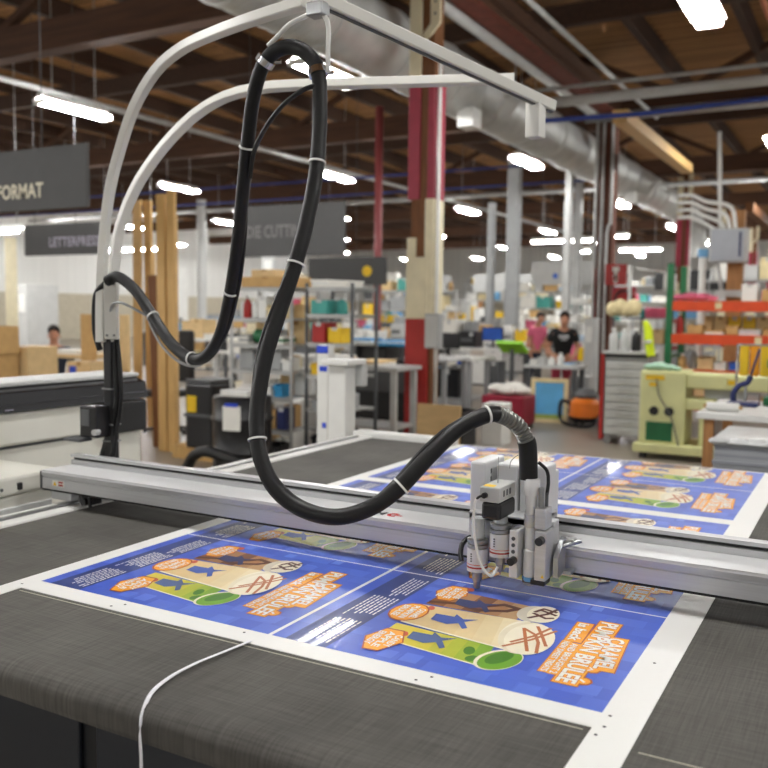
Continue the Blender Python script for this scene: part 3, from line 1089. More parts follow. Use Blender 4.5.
# ------------------------------------------------------------------ roof timbers, columns, duct
M_beam = mat('dark_roof_timber', (80, 51, 32), .75, var=.25, scale=3, stretch=(.4, 6, 6))
M_joist = mat('dark_joist', (66, 44, 30), .8, var=.25, scale=3, stretch=(6, .4, 6))
COLY = (9.1, 16.85, 24.6, 32.35, 40.1, 47.85)
for j, y in enumerate((1.35,) + COLY):
    b = MB().use(M_beam).bx(LX, RX, y - .13, y + .13, 5.28, 5.72)
    struct(b, 'ceiling_beam', 'deep brown timber roof beam running across the hall, %s one back' % ORD[j], 'roof beam')
    if j in (1, 2, 3):
        for k in range(13):
            x = -22.0 + k * 2.2
            b = MB().use(M_beam)
            s_ = 1 if k % 2 else -1
            b.sqtube([(x - s_ * .75, y, 5.72), (x + s_ * .75, y, ZC - .02)], .12, .14, up=Vector((0, 1, 0)))
            struct(b, 'ceiling_brace', 'slanting brown timber roof brace over the %s cross beam, number %d from the left wall' % (ORD[j], k + 1), 'roof brace')
for j in range(26):
    x = -30.8 + j * 1.6
    b = MB().use(M_joist).bx(x - .06, x + .06, FY, BY - 2, 6.12, ZC)
    struct(b, 'ceiling_joist', 'dark timber roof joist running lengthwise, %s from the left wall' % ('%d%s' % (j + 1, {1: 'st', 2: 'nd', 3: 'rd', 21: 'st', 22: 'nd', 23: 'rd'}.get(j + 1, 'th'))), 'roof joist')
for j, y in enumerate((5.2, 13.0, 20.7, 28.5, 36.2)):
    b = MB().use(M_joist).bx(LX, RX, y - .07, y + .07, 5.82, 6.12)
    struct(b, 'ceiling_beam', 'lighter cross timber under the joists between main beams, %s one back' % ORD[j], 'roof beam')
b = MB().use(M_beam).bx(-4.60, -4.30, 9.23, 16.72, 5.30, 5.62)
b.use(mat('girder_red_brown', (112, 52, 38), .7, var=.2)).bx(-4.60, -4.30, 9.23, 16.72, 5.27, 5.30)
struct(b, 'ceiling_beam', 'red-brown timber girder running back along the column row', 'roof beam')

CX = -4.53


def column(y, j, full=True):
    o = thing('timber_column', 'square timber column with cream and red painted bands, %s in the row beside the duct' % ORD[j], 'column', (CX, y, 0))
    MB().use(M_timber).bx(CX - .13, CX + .13, y - .12, y + .12, 0, 5.27).build('post', o)
    def board(x0, x1, z0, z1, m, dy=.14):
        MB().use(m).bx(x0, x1, y - dy, y + dy, z0, z1, .004).build('painted_board', o)
    L = (CX - .17, CX - .02)
    Rr = (CX + .075, CX + .16)
    board(*L, 4.2, 5.2, M_cream)
    board(*L, 2.85, 4.2, M_maroon)
    board(*Rr, 2.85, 4.2, M_maroon)
    board(CX - .17, CX - .055, 2.2, 2.42, M_cream)
    board(CX - .172, CX + .10, 1.5, 2.2, M_cream, .15)
    board(CX + .055, CX + .16, 1.5, 2.85, M_cream, .141)
    board(CX - .172, CX + .115, 0.02, 1.5, M_red, .15)
    mb = MB().use(M_white).cyl((CX + .2, y - .1, 0.02), (CX + .2, y - .1, 4.45), .022, n=8)
    mb.build('conduit', o)
    mb = MB().use(M_cream).bx(CX + .1, CX + .22, y - .17, y - .145, 4.75, 5.27)
    mb.prism([(CX + .1, y - .17, 4.62), (CX + .22, y - .17, 4.75), (CX + .1, y - .17, 4.75), (CX + .02, y - .17, 4.66), (CX + .02, y - .17, 4.56)], (0, .025, 0))
    mb.use(M_dgrey)
    for z in (4.85, 4.98, 5.12):
        mb.cyl((CX + .16, y - .171, z), (CX + .16, y - .18, z), .014, n=8)
    mb.build('strap', o)
    return o


for j, y in enumerate(COLY):
    if j == 1:
        continue
    column(y, j)
# the second column: brown, hung with conduits
y = 16.85
o = thing('timber_column', 'dark brown column carrying grey conduits and red fire gear behind the drawer cabinet', 'column', (CX, y, 0))
MB().use(mat('red_brown_timber', (96, 52, 34), .7, var=.2, scale=4, stretch=(8, 8, .6))).bx(CX - .15, CX + .15, y - .14, y + .14, 0, 5.27).build('post', o)
for dx in (-.17, -.05, .06):
    MB().use(M_pipe).tube(smooth_path([(CX + dx, y - .2, .02), (CX + dx, y - .2, 3.1), (CX + dx + (.06 if dx > 0 else 0), y - .2, 3.25), (CX + dx + (.06 if dx > 0 else 0), y - .2, 5.2)], .3), .03, 8).build('conduit', o)
MB().use(M_red).bx(CX - .16, CX - .13, y - .17, y - .14, .02, 2.4).build('red_edge', o)
# electrics on column one
o = thing('electric_box', 'grey electric box fixed to the red and cream column', 'electric box', (CX + .2, 8.93, 1.2))
MB().use(M_grey).bx(CX + .122, CX + .30, 8.86, 8.98, 1.17, 1.56, .008).build('body', o)
MB().use(M_lgrey).bx(CX + .135, CX + .288, 8.85, 8.86, 1.19, 1.54, .004).build('door', o)

DX, DZ, DR = -5.36, 4.80, .42
o = thing('ventilation_duct', 'large round galvanised ventilation duct hanging under the roof', 'duct', (DX, 12, DZ))
y = -1.0
k = 0
while y < 26.0:
    L = 1.5
    mb = MB().use(M_galv).cyl((DX, y, DZ), (DX, y + L, DZ), DR, n=40)
    mb.lathe([(DR, -.02), (DR + .02, -.012), (DR + .02, .012), (DR, .02)], (DX, y, DZ), 40, M=Matrix.Rotation(R(90), 3, 'X'))
    if y < 8:
        for q in range(8):
            mb.lathe([(DR, -.02), (DR + .008, 0), (DR, .02)], (DX, y + .15 + q * .17, DZ), 40, M=Matrix.Rotation(R(90), 3, 'X'))
    mb.build('duct_section', o)
    y += L
for f in o.children:
    for p in f.data.polygons:
        p.use_smooth = len(p.vertices) == 4
mb = MB().use(M_galv).tube(smooth_path([(DX, 26.0, DZ), (DX, 26.7, DZ), (DX + .3, 27.3, DZ - .2), (DX + .5, 27.6, DZ - .8), (DX + .5, 27.7, DZ - 1.5)], .2), lambda i: .42, 28)
mb.build('duct_elbow', o)
for yy in (12.0, 21.5):
    mb = MB().use(M_galv).cyl((DX + .30, yy, DZ - .05), (DX + .62, yy + .1, DZ - .22), .26, .22, 24)
    mb.cyl((DX + .62, yy + .1, DZ - .22), (DX + .66, yy + .1, DZ - .25), .24, .24, 24)
    mb.build('branch_outlet', o)
    mb = MB().use(M_white).bx(DX + .1, DX + .34, yy - .5, yy - .2, DZ - .62, DZ - .36)
    mb.build('air_register', o)
for yy in (2, 8, 14, 20):
    MB().use(M_steel).cyl((DX, yy, DZ + .4), (DX, yy, ZC), .012, n=6).build('hanger_rod', o)


def pipe(label, pts, r, m, name='ceiling_pipe', cat='pipe', kind=None):
    return tag(MB().use(m).tube(pts, r, 8).build(name), label, cat, kind=kind)


M_bluepipe = mat('blue_pipe', (46, 66, 140), .45, var=.1)
M_redpipe = mat('dusty_red_pipe', (150, 72, 74), .5, var=.1)
pipe('dusty red sprinkler drop pipe standing left of the painted column', [(-8.05, 14.2, 0), (-8.05, 14.2, 5.28)], .075, M_redpipe, 'sprinkler_pipe')
pipe('pair partner grey conduit running across the hall under the roof, upper right', [(-4.9, 16.5, 5.22), (4, 16.5, 5.22)], .09, M_pipe)
pipe('thick white pipe running across the hall at the upper right', [(-4.6, 12.7, 4.66), (3.5, 12.7, 4.66)], .075, M_lgrey)
pipe('thin grey conduit above the thick white pipe at the upper right', [(-4.6, 12.7, 4.86), (3.5, 12.7, 4.86)], .03, M_pipe)
pipe('blue air line below the thick white pipe at the upper right', [(-4.6, 12.8, 4.44), (-3, 12.8, 4.40), (3.5, 12.8, 4.56)], .035, M_bluepipe)
pipe('blue air line crossing behind the white hose boom', [(-30, 21, 4.75), (-5.8, 21, 4.75)], .028, M_bluepipe)
pipe('second blue air line crossing farther behind the hose boom', [(-30, 16, 4.35), (-5.8, 16, 4.35)], .022, M_bluepipe)
pipe('grey pipe running back past the glowing lamp at upper left', [(-11.7, -6, 5.02), (-11.7, 40, 5.02)], .05, M_pipe)
pipe('grey pipe crossing the hall behind the red drop pipe', [(-30, 24.3, 5.0), (-2, 24.3, 5.0)], .07, M_pipe)
pipe('grey conduit running back under the brown girder', [(-4.70, 9.3, 5.25), (-4.70, 16.6, 5.25)], .075, M_lgrey)
pipe('thin grey conduit running back beside the brown girder', [(-3.7, 8.5, 5.22), (-3.7, 17, 5.22)], .035, M_pipe)
pipe('copper coloured pipe running back below the bright lamp', [(-1.2, 8.4, 4.95), (-1.2, 24, 4.95)], .03, mat('copper_pipe', (168, 108, 84), .4, .3, var=.05))
b = MB().use(M_pine).bx(-3.52, -3.30, 13.2, 18.6, 4.40, 4.58)
tag(b.build('timber_joist'), 'pale new timber joist running back towards the red column at right', 'timber joist', kind='structure')
b = MB().use(M_timber).bx(-3.0, -2.8, 24.4, 34, 4.2, 4.45)
tag(b.build('timber_joist'), 'brown timber joist above the wall of conduits at right', 'timber joist', kind='structure')

# grey strut posts
for px, y, w, lab in ((202, 23.6, .16, 'round pale grey post behind the tall planks'), (490, 20, .14, 'slim grey steel post, leftmost of the pair right of the painted column'), (512, 20, .30, 'broad grey steel post right of the painted column'), (566, 19, .13, 'slim grey steel post left of the brown column'), (576, 22, .16, 'pale steel post close beside the brown column')):
    q = at(px, 300, 10)
    t = y / q.y
    x = q.x * t
    mb = MB().use(M_grey if px < 515 else M_pipe)
    if px == 202:
        mb.use(M_lgrey).cyl((x, y, 0), (x, y, 5.28), w, n=16)
    else:
        mb.bx(x - w / 2, x + w / 2, y - .1, y + .1, 0, 5.28 if px != 490 else 4.2)
        mb.bx(x - w / 2 - .03, x + w / 2 + .03, y - .03, y + .03, 0, 4.0)
    tag(mb.build('steel_post'), lab, 'post')

# ------------------------------------------------------------------ hanging department signs
M_lett = mat('cream_lettering', (214, 206, 182), .6, var=.03)
M_lett2 = mat('grey_lettering', (165, 160, 176), .6, var=.03)


def sign(label, x0, x1, y, z0, z1, txt, tx, tw, tz, th, m=None, dot=None, board=None):
    o = thing('hanging_sign', label, 'sign', ((x0 + x1) / 2, y, z0))
    MB().use(board or M_sign).bx(x0, x1, y - .02, y + .02, z0, z1, .006).build('board', o)
    mb = MB().use(m or M_lett)
    M = Matrix.Translation((tx, y - .024, tz)) @ Matrix.Rotation(R(90), 4, 'X')
    if txt:
        mb.text(txt, M, tw, th, fat=.02)
    if dot:
        mb.use(dot[0]).cyl((dot[1], y - .0215, dot[2]), (dot[1], y - .026, dot[2]), dot[3], n=16)
    mb.build('lettering', o, fix=False)
    for x in (x0 + .25, x1 - .65):
        MB().use(M_dgrey).cyl((x, y, z1), (x, y, ZC), .006, n=6).build('hanging_wire', o)


sign('large charcoal hanging sign reading FORMAT at the left edge', -10.6, -6.79, 6.2, 2.57, 3.19, 'LARGE FORMAT', -8.72, 1.31, 2.70, .145)
sign('charcoal hanging sign reading LETTERPRESS below the large one', -12.46, -10.6, 10.0, 2.42, 2.93, 'LETTERPRESS', -11.85, 1.15, 2.56, .15, M_lett2)
sign('charcoal hanging sign reading DIE CUTTING behind the black hose', -9.55, -7.40, 12.0, 2.46, 3.31, 'DIE CUTTING', -9.35, 1.25, 2.78, .2, mat('dim_lettering', (112, 110, 110), .6, var=.03))
sign('small charcoal hanging sign with a yellow dot behind the wire racks', -9.45, -7.75, 14.0, 2.05, 2.56, None, 0, 0, 0, 0, M_lett2, (M_yellow, -8.15, 2.3, .1))
sign('pale grey hanging sign with a blue dot left of the brown column', -8.55, -6.8, 24.0, 2.35, 3.0, None, 0, 0, 0, 0, M_lett2, (M_blue, -7.85, 2.6, .08), M_lgrey)
sign('pale hanging sign with blue dot right of the painted column', -11.2, -8.2, 26.0, 2.2, 2.75, None, 0, 0, 0, 0, M_lett2, (M_blue, -10.0, 2.4, .09), M_lgrey)
sign('black hanging sign beyond the orange pallet rack', -6.4, -3.6, 30.0, 2.35, 3.0, None, 0, 0, 0, 0, M_lett2, None, M_black)
# long strip lights across the hall
for px, py, z, L, lab in ((562, 241.5, 3.9, 2.0, 'long strip lamp crossing left of the brown column'), (641, 250, 3.75, 1.4, 'long strip lamp crossing right of the brown column'), (583, 252, 3.7, .5, 'short strip lamp below the long one left of the brown column'), (128, 250, 3.15, 2.6, 'strip lamp crossing below the LETTERPRESS sign'), (615, 237, 3.95, .8, 'short strip lamp above the long one right of the brown column'), (4, 232, 2.95, 1.1, 'strip lamp at the left edge below the large sign')):
    q = on_floor(px, py, z)
    lamp(q.x, q.y, z, lab, L, 'X', 1)

# ------------------------------------------------------------------ large printer on the left
o = thing('wide_format_printer', 'long white flatbed printer with a glossy black cover at the left', 'printer', (-3.25, 1.6, 0))
M_enam = MATS['warm_white_enamel']
MB().use(M_enam).bx(-3.40, -3.12, -1.0, 3.16, .06, 1.0, .015).build('body', o)
MB().use(M_dgrey).bx(-3.39, -3.13, -.98, 3.14, 1.0, 1.015).build('seam', o)
MB().use(M_enam).bx(-3.40, -3.10, -1.0, 2.84, 1.015, 1.155, .012).build('upper_body', o)
MB().use(M_black).bx(-3.40, -3.09, 2.845, 3.17, 1.0, 1.15, .01).build('end_tower', o)
M_gl = mat('smoked_cover', (26, 26, 30), .12, var=.1, coat=.6)
b = MB().use(M_gl)
b.prism([(-3.085, -1.0, 1.157), (-3.10, -1.0, 1.235), (-3.16, -1.0, 1.255), (-3.40, -1.0, 1.255), (-3.40, -1.0, 1.157)], (0, 4.17, 0))
b.use(mat('cover_trim', (62, 62, 66), .25, var=.1)).bx(-3.096, -3.083, -.98, 3.15, 1.186, 1.190)
b.build('cover', o)
MB().use(M_lgrey).bx(-3.41, -3.15, -1.0, 3.18, 1.256, 1.275, .006).build('lid', o)
MB().use(M_lett2).bx(-3.088, -3.084, 2.36, 2.40, 1.166, 1.170).build('badge', o)
for yy in (-.5, 1.2, 2.8):
    for xx in (-3.33, -3.18):
        MB().use(M_black).cyl((xx, yy, 0), (xx, yy, .06), .05).build('foot', o)

# ------------------------------------------------------------------ tall planks standing upright
def planks(x, y, hs, lab0, tilt=0):
    for k, (dx, dy, w, t, h, m, tl) in enumerate(hs):
        M = Matrix.Rotation(R(tl), 4, 'Y')
        mb = MB().use(m)
        mb.box((x + dx + math.sin(R(tl)) * h / 2, y + dy, h / 2 + abs(math.sin(R(tl))) * w / 2 + .001), (w, t, h), bev=.004, M=M)
        tag(mb.build('timber_plank'), lab0 % ORD[k], 'plank')


planks(-8.2, 8.35, [(-.10, 0, .13, .04, 2.95, M_pine, .6), (.06, .07, .12, .04, 2.95, M_pine, -.4), (.0, .15, .14, .04, 2.3, M_ply, 0)], 'tall pine plank standing on end in the left cluster, %s from its left')
planks(-6.75, 7.25, [(-.07, 0, .12, .045, 2.82, M_pine, -.2), (.06, .0, .10, .045, 2.86, M_pine, .2), (.0, .07, .15, .045, 2.6, M_ply, 0), (-.30, .16, .12, .045, 1.95, M_timber, -2.0)], 'tall pine plank standing on end by the black drums, %s from its left')
planks(-8.3, 7.5, [(.05, 0, .24, .03, 1.5, M_card, 0), (.36, .1, .2, .03, 1.35, M_card, 1), (.62, .05, .14, .03, 1.5, M_card2, -1)], 'short tan board standing on end behind the white printer, %s from the left')

# ------------------------------------------------------------------ posts at the table's far corner
o = thing('roller_stand_post', 'white square machine post with a flat cap at the far left table corner', 'machine post', (-2.78, 4.45, 0))
MB().use(M_white).bx(-2.80, -2.68, 4.36, 4.48, 0, 1.27, .008).build('post', o)
MB().use(M_white).bx(-2.83, -2.64, 4.32, 4.54, 1.27, 1.305, .008).build('cap', o)
MB().use(M_lgrey).bx(-2.70, -2.64, 4.49, 4.55, 1.14, 1.268, .006).build('bracket', o)
o = thing('cardboard_core_tube', 'slim white tube with strips of blue tape standing left of the capped post', 'tube', (-3.20, 4.95, 0))
b = MB().use(M_white).box((-3.20, 4.95, .68), (.085, .085, 1.36), bev=.006)
b.build('tube', o)
for z, w in ((1.33, .09), (1.2, .06), (.82, .03), (.62, .05), (.55, .03)):
    MB().use(M_bluetape).box((-3.20 + (.09 - w) * .3, 4.95 - .0436, z), (w, .004, .035 if z < 1.3 else .05)).build('tape_strip', o)
# ------------------------------------------------------------------ small goods
def carton(c, w, t, h, m, label, group=None, flat=False):
    o = thing('cardboard_box' if m in (M_card, M_card2) else 'storage_box', label, 'box', c, group)
    x, y, z = c
    MB().use(m).box((x, y, z + h / 2), (w, t, h), bev=.006).build('body', o)
    MB().use(M_tape if m in (M_card, M_card2) else M_lgrey).bx(x - .03, x + .03, y - t / 2 - .002, y + t / 2 + .002, z + h * .82, z + h + .002).build('tape', o)
    return o


def tray(c, w, t, h, m, label, group=None):
    o = thing('plastic_bin', label, 'bin', c, group)
    x, y, z = c
    b = MB().use(m)
    e = .012
    b.bx(x - w / 2, x + w / 2, y - t / 2, y + t / 2, z, z + e)
    b.bx(x - w / 2, x - w / 2 + e, y - t / 2, y + t / 2, z + e, z + h)
    b.bx(x + w / 2 - e, x + w / 2, y - t / 2, y + t / 2, z + e, z + h)
    b.bx(x - w / 2 + e, x + w / 2 - e, y - t / 2, y - t / 2 + e, z + e, z + h * .8)
    b.bx(x - w / 2 + e, x + w / 2 - e, y + t / 2 - e, y + t / 2, z + e, z + h)
    b.build('body', o)
    MB().use(m).bx(x - w / 2 - .008, x + w / 2 + .008, y - t / 2 - .014, y - t / 2 - .001, z + h * .62, z + h * .8).build('lip', o)
    return o


def bottle(c, r, h, m, label, group=None):
    o = thing('plastic_bottle', label, 'bottle', c, group)
    MB().use(m).lathe([(r * .9, 0), (r, h * .05), (r, h * .6), (r * .8, h * .72), (r * .38, h * .8), (r * .38, h * .86)], c, 14).build('body', o)
    MB().use(M_white).lathe([(r * .46, h * .86), (r * .46, h), (r * .3, h)], c, 12).build('cap', o)
    return o


def papers(c, w, t, h, m, label, group=None):
    b = MB()
    n = max(2, min(8, int(h / .02)))
    rnd = random.Random(int(abs(c[0]) * 1000))
    for k in range(n):
        b.use(m if k % 2 else M_paper).box((c[0] + rnd.uniform(-.01, .01), c[1], c[2] + h * (k + .5) / n), (w, t, h / n - .0005), rz=rnd.uniform(-.02, .02))
    return tag(b.build('paper_stack'), label, 'paper stack', group)


def roll(c, L, r, m, label, group=None, core=True):
    o = thing('vinyl_roll', label, 'roll', c, group)
    x, y, z = c
    MB().use(m).cyl((x - L / 2, y, z + r), (x + L / 2, y, z + r), r, n=18).build('wound_vinyl', o)
    MB().use(M_card).cyl((x - L / 2 - .02, y, z + r), (x + L / 2 + .02, y, z + r), r * .45, n=12).build('core', o)
    return o


def monitor(c, w, m, label, group=None):
    o = thing('computer_monitor', label, 'monitor', c, group)
    x, y, z = c
    MB().use(M_black).bx(x - w * .22, x + w * .22, y - .08, y + .08, z, z + .015, .004).build('foot', o)
    MB().use(M_black).bx(x - .02, x + .02, y + .02, y + .045, z + .015, z + .2).build('stand', o)
    q = MB().use(M_black).bx(x - w / 2, x + w / 2, y - .02, y + .02, z + .12, z + .12 + w * .6, .006).build('casing', o)
    MB().use(m).bx(x - w / 2 + .015, x + w / 2 - .015, y - .023, y - .0205, z + .135, z + .105 + w * .6).build('screen', q)
    return o


def machine(c, w, t, h, m, m2, label, cat='machine', name='bench_machine'):
    o = thing(name, label, cat, c)
    x, y, z = c
    MB().use(m).box((x, y, z + h * .32), (w, t, h * .64), bev=.02).build('body', o)
    MB().use(m2).box((x - w * .08, y + t * .1, z + h * .82), (w * .7, t * .7, h * .36 - .004), bev=.02).build('head', o)
    MB().use(M_dgrey).bx(x - w * .35, x + w * .35, y - t / 2 - .03, y - t / 2, z + h * .22, z + h * .36, .004).build('feed_tray', o)
    MB().use(M_lgrey).bx(x + w * .15, x + w * .38, y - t / 2 - .006, y - t / 2, z + h * .45, z + h * .58, .003).build('control_panel', o)
    return o


def tripod_lamp():
    pass


def bench(c, w, t, h, label, top=None, legm=None, shelf=True, cat='table', name='workbench'):
    o = thing(name, label, cat, c)
    x, y, z = c
    MB().use(top or M_lgrey).bx(x - w / 2, x + w / 2, y - t / 2, y + t / 2, h - .045, h, .006).build('table_top', o)
    for sx in (-1, 1):
        for sy in (-1, 1):
            MB().use(legm or M_dgrey).bx(x + sx * (w / 2 - .07) - .03, x + sx * (w / 2 - .07) + .03, y + sy * (t / 2 - .07) - .03, y + sy * (t / 2 - .07) + .03, 0, h - .046).build('leg', o)
    if shelf:
        MB().use(legm or M_dgrey).bx(x - w / 2 + .05, x + w / 2 - .05, y - t / 2 + .05, y + t / 2 - .05, h * .3, h * .3 + .03).build('lower_shelf', o)
    return o


def rack(c, w, t, levels, label, m=None, deck=None):
    o = thing('wire_shelf_rack', label, 'shelf rack', c)
    x, y, _ = c
    top = max(levels)
    for sx in (-1, 1):
        for sy in (-1, 1):
            MB().use(m or M_pipe).cyl((x + sx * w / 2, y + sy * t / 2, 0), (x + sx * w / 2, y + sy * t / 2, top + .04), .018, n=8).build('upright', o)
    for z in levels:
        b = MB().use(deck or M_pipe)
        b.bx(x - w / 2, x + w / 2, y - t / 2 - .012, y - t / 2 + .012, z - .035, z)
        b.bx(x - w / 2, x + w / 2, y + t / 2 - .012, y + t / 2 + .012, z - .035, z)
        n = max(4, int(t / .07))
        for k in range(n + 1):
            yy = y - t / 2 + t * k / n
            b.bx(x - w / 2, x + w / 2, yy - .02, yy + .02, z - .008, z)
        b.build('wire_shelf', o)
    return o


CN = {M_card: 'tan cardboard', M_card2: 'pale cardboard', M_white: 'white', M_black: 'black', M_blue: 'blue', M_sky: 'light blue', M_cyan: 'cyan', M_red: 'red', M_yellow: 'yellow', M_teal: 'teal', M_lgrey: 'light grey', M_grey: 'grey', M_dgrey: 'dark grey', M_orange: 'orange', M_green: 'green', M_lime: 'lime', M_pink: 'pink', M_paper: 'white', M_tan: 'tan', M_cream: 'cream', M_maroon: 'maroon', M_navy: 'navy', M_hivis: 'bright yellow'}
ORDN = list(ORD) + ['thirteenth', 'fourteenth', 'fifteenth', 'sixteenth', 'seventeenth', 'eighteenth', 'nineteenth', 'twentieth']
RND = random.Random(5)


def populate(x0, x1, y, z, hmax, where, kinds, cols, t=.3, wr=(.14, .34), gap=(.01, .05), hr=(.45, .95)):
    """Rows of separate goods standing side by side on a level; every one is a thing of its own."""
    x = x0 + .02
    z += .002
    n = 0
    grp = 'goods ' + where
    while True:
        k = RND.choice(kinds)
        w = RND.uniform(*wr)
        if k == 'bottle':
            w = min(w, .11)
        if x + w > x1:
            break
        h = hmax * RND.uniform(*hr)
        m = RND.choice(cols)
        c = (x + w / 2, y + RND.uniform(-.02, .02), z)
        lab = lambda kind: '%s %s %s, %s from the left' % (CN[m], kind, where, ORDN[min(n, 19)])
        tt = min(t, w * 1.6)
        if k == 'carton':
            carton(c, w, tt, h, m, lab('box'), grp)
        elif k == 'bin':
            tray(c, w, tt, h * .6, m, lab('bin'), grp)
        elif k == 'bottle':
            bottle(c, w / 2, min(h, .28), m, lab('bottle'), grp)
        elif k == 'papers':
            papers(c, w, tt, max(.03, h * .4), m, lab('paper stack'), grp)
        elif k == 'roll':
            roll(c, w, min(.07, h / 2.1), m, lab('roll'), grp)
        elif k == 'monitor':
            w = max(w, .4)
            c = (x + w / 2, y, z)
            monitor(c, w, m, lab('monitor'), grp)
        elif k == 'machine':
            w = max(w, .3)
            c = (x + w / 2, y, z)
            machine(c, w, min(t, .4), min(max(h, .25), .5), m, RND.choice((M_grey, M_dgrey, M_white)), lab('desk machine'), name='desk_machine')
        x += w + max(.022, RND.uniform(*gap)) + (.04 if k == 'roll' else 0)
        n += 1


# ---- wire racks in the middle
XA0, XA1, YA = -5.52, -4.80, 7.05
LV = (.33, .62, .97, 1.22, 1.45, 1.76)
ra = thing and rack(((XA0 + XA1) / 2, YA, 0), XA1 - XA0, .45, (.16, .42, .74, 1.0, 1.25, 1.5, 1.80), 'grey wire shelf rack with cartons beside the black drums')
names = {.16: 'bottom', .42: 'second lowest', .74: 'third', 1.0: 'fourth', 1.25: 'fifth', 1.5: 'sixth', 1.80: 'top'}
P1 = {.16: (['carton', 'bin'], [M_black, M_dgrey, M_card]), .42: (['carton', 'bin'], [M_card, M_black, M_card2, M_navy]), .74: (['papers', 'bottle', 'bin'], [M_sky, M_teal, M_white, M_cyan]), 1.0: (['papers', 'bin', 'carton'], [M_red, M_yellow, M_white, M_grey]),
      1.25: (['papers', 'papers', 'roll'], [M_cream, M_green, M_grey, M_white]), 1.5: (['bottle', 'bin', 'carton'], [M_red, M_blue, M_white, M_yellow, M_tan])}
for z, (kd, cl) in P1.items():
    populate(XA0 + .03, XA1 - .03, YA - .08, z, .23, 'on the %s shelf of left wire rack' % names[z], kd, cl, t=.2, wr=(.07, .18), gap=(.004, .02), hr=(.75, .98))
    populate(XA0 + .05, XA1 - .03, YA + .125, z, .24, 'behind on %s shelf of left wire rack' % names[z], ['carton', 'bin'], [M_white, M_card2, M_lgrey, M_card], t=.11, wr=(.12, .24), gap=(.0, .02), hr=(.9, .98))
carton((-5.14, YA, 1.802), .58, .38, .10, M_card, 'long flat tan carton on top of the left wire rack')
carton((-5.2, YA + .02, 1.904), .3, .3, .07, M_card2, 'small pale carton lying on the long flat carton')
XB0, XB1, YB = -4.70, -4.22, 7.35
XB0, XB1, YB = -5.02, -4.38, 8.15
XB0, XB1, YB = -4.66, -4.16, 7.1
rack(((XB0 + XB1) / 2, YB, 0), XB1 - XB0, .45, (.3, .66, .98, 1.28, 1.55, 1.80), 'dark wire shelf rack with yellow bins right of the carton rack', m=M_dgrey)
nm2 = {.3: 'bottom', .66: 'second lowest', .98: 'third', 1.28: 'fourth', 1.55: 'fifth', 1.8: 'top'}
P2 = {.3: (['carton', 'bin'], [M_black, M_dgrey]), .66: (['bin', 'carton'], [M_black, M_grey, M_white]), .98: (['bin', 'papers', 'bottle'], [M_yellow, M_grey, M_white, M_black]), 1.28: (['bin', 'carton'], [M_red, M_yellow, M_yellow, M_orange]),
      1.55: (['bottle', 'papers', 'carton'], [M_teal, M_pink, M_white, M_green, M_grey]), 1.8: (['papers'], [M_paper, M_white])}
for z, (kd, cl) in P2.items():
    populate(XB0 + .03, XB1 - .03, YB - .08, z, .2, 'on the %s shelf of the dark wire rack' % nm2[z], kd, cl, t=.34, wr=(.08, .2), gap=(.004, .02), hr=(.6, .95))

# ---- black drums and white cabinet left of the racks
o = thing('black_storage_drawer', 'black plastic drum cabinet with a yellow label on a pallet', 'cabinet', (-6.12, 7.1, .14))
MB().use(M_black).bx(-6.20, -5.84, 6.90, 7.3, .14, .82, .03).build('body', o)
MB().use(M_dgrey).bx(-6.21, -5.83, 6.89, 7.31, .47, .50, .004).build('band', o)
MB().use(M_yellow).bx(-6.16, -6.04, 6.888, 6.898, .52, .69).build('label', o)['label'] = 'yellow label'
MB().use(M_dgrey).bx(-6.20, -5.84, 6.90, 7.3, .821, .86, .01).build('lid', o)
o = thing('shipping_pallet', 'low wooden pallet under the black drum cabinet', 'pallet', (-6.2, 7.08, 0))
for k in range(5):
    MB().use(M_pine).bx(-6.46 + k * .124, -6.37 + k * .124, 6.99, 7.42, .115, .138).build('deck_board', o)
for yy in (7.03, 7.2, 7.37):
    MB().use(M_pine).bx(-6.46, -5.84, yy - .04, yy + .04, 0, .114).build('runner', o)
o = thing('black_drum', 'black plastic drum with a white paper taped to its front', 'drum', (-5.02, 6.36, 0))
MB().use(M_black).lathe([(.25, 0), (.27, .03), (.27, .26), (.285, .28), (.285, .3), (.27, .32), (.27, .56), (.285, .58), (.285, .6), (.27, .62), (.27, .78), (.25, .8)], (-5.02, 6.36, 0), 28).build('body', o)
b = MB().use(M_paper).box((-4.92, 6.08, .62), (.17, .01, .22), rz=.2)
b.use(M_bluetape).box((-4.92, 6.075, .74), (.12, .012, .03), rz=.2)
b.build('taped_paper', o)
papers((-5.02, 6.36, .802), .3, .26, .05, M_white, 'white rags and papers piled on the black drum')
tag(MB().use(M_rubber).tube(smooth_path([(-5.55, 6.15, .05), (-5.42, 6.05, .12), (-5.28, 5.98, .26), (-5.1, 5.94, .33), (-4.9, 5.94, .3), (-4.7, 5.96, .24), (-4.55, 6.0, .05)], .03), .05, 10).build('suction_hose'), 'thick black suction hose curving over the floor in front of the drum', 'hose')
machine((-5.98, 8.2, 0), .9, .6, .92, M_white, M_white, 'white cabinet behind the black drums', 'cabinet', 'white_cabinet')
tag(MB().use(M_teal).lathe([(.05, 0), (.06, .1), (.02, .14)], (-6.0, 8.1, .925), 12).build('spray_bottle'), 'small teal bottle on the white cabinet behind the black drums', 'bottle')
bench((-4.95, 8.5, 0), 1.1, .6, .98, 'steel trolley table with white paper bundles behind the hose loop', M_pipe, M_pipe)
populate(-5.48, -4.42, 8.45, .98, .22, 'on the steel trolley behind the hose loop', ['papers', 'carton', 'papers', 'roll'], [M_white, M_paper, M_lgrey, M_white, M_card2], t=.5, wr=(.2, .4))

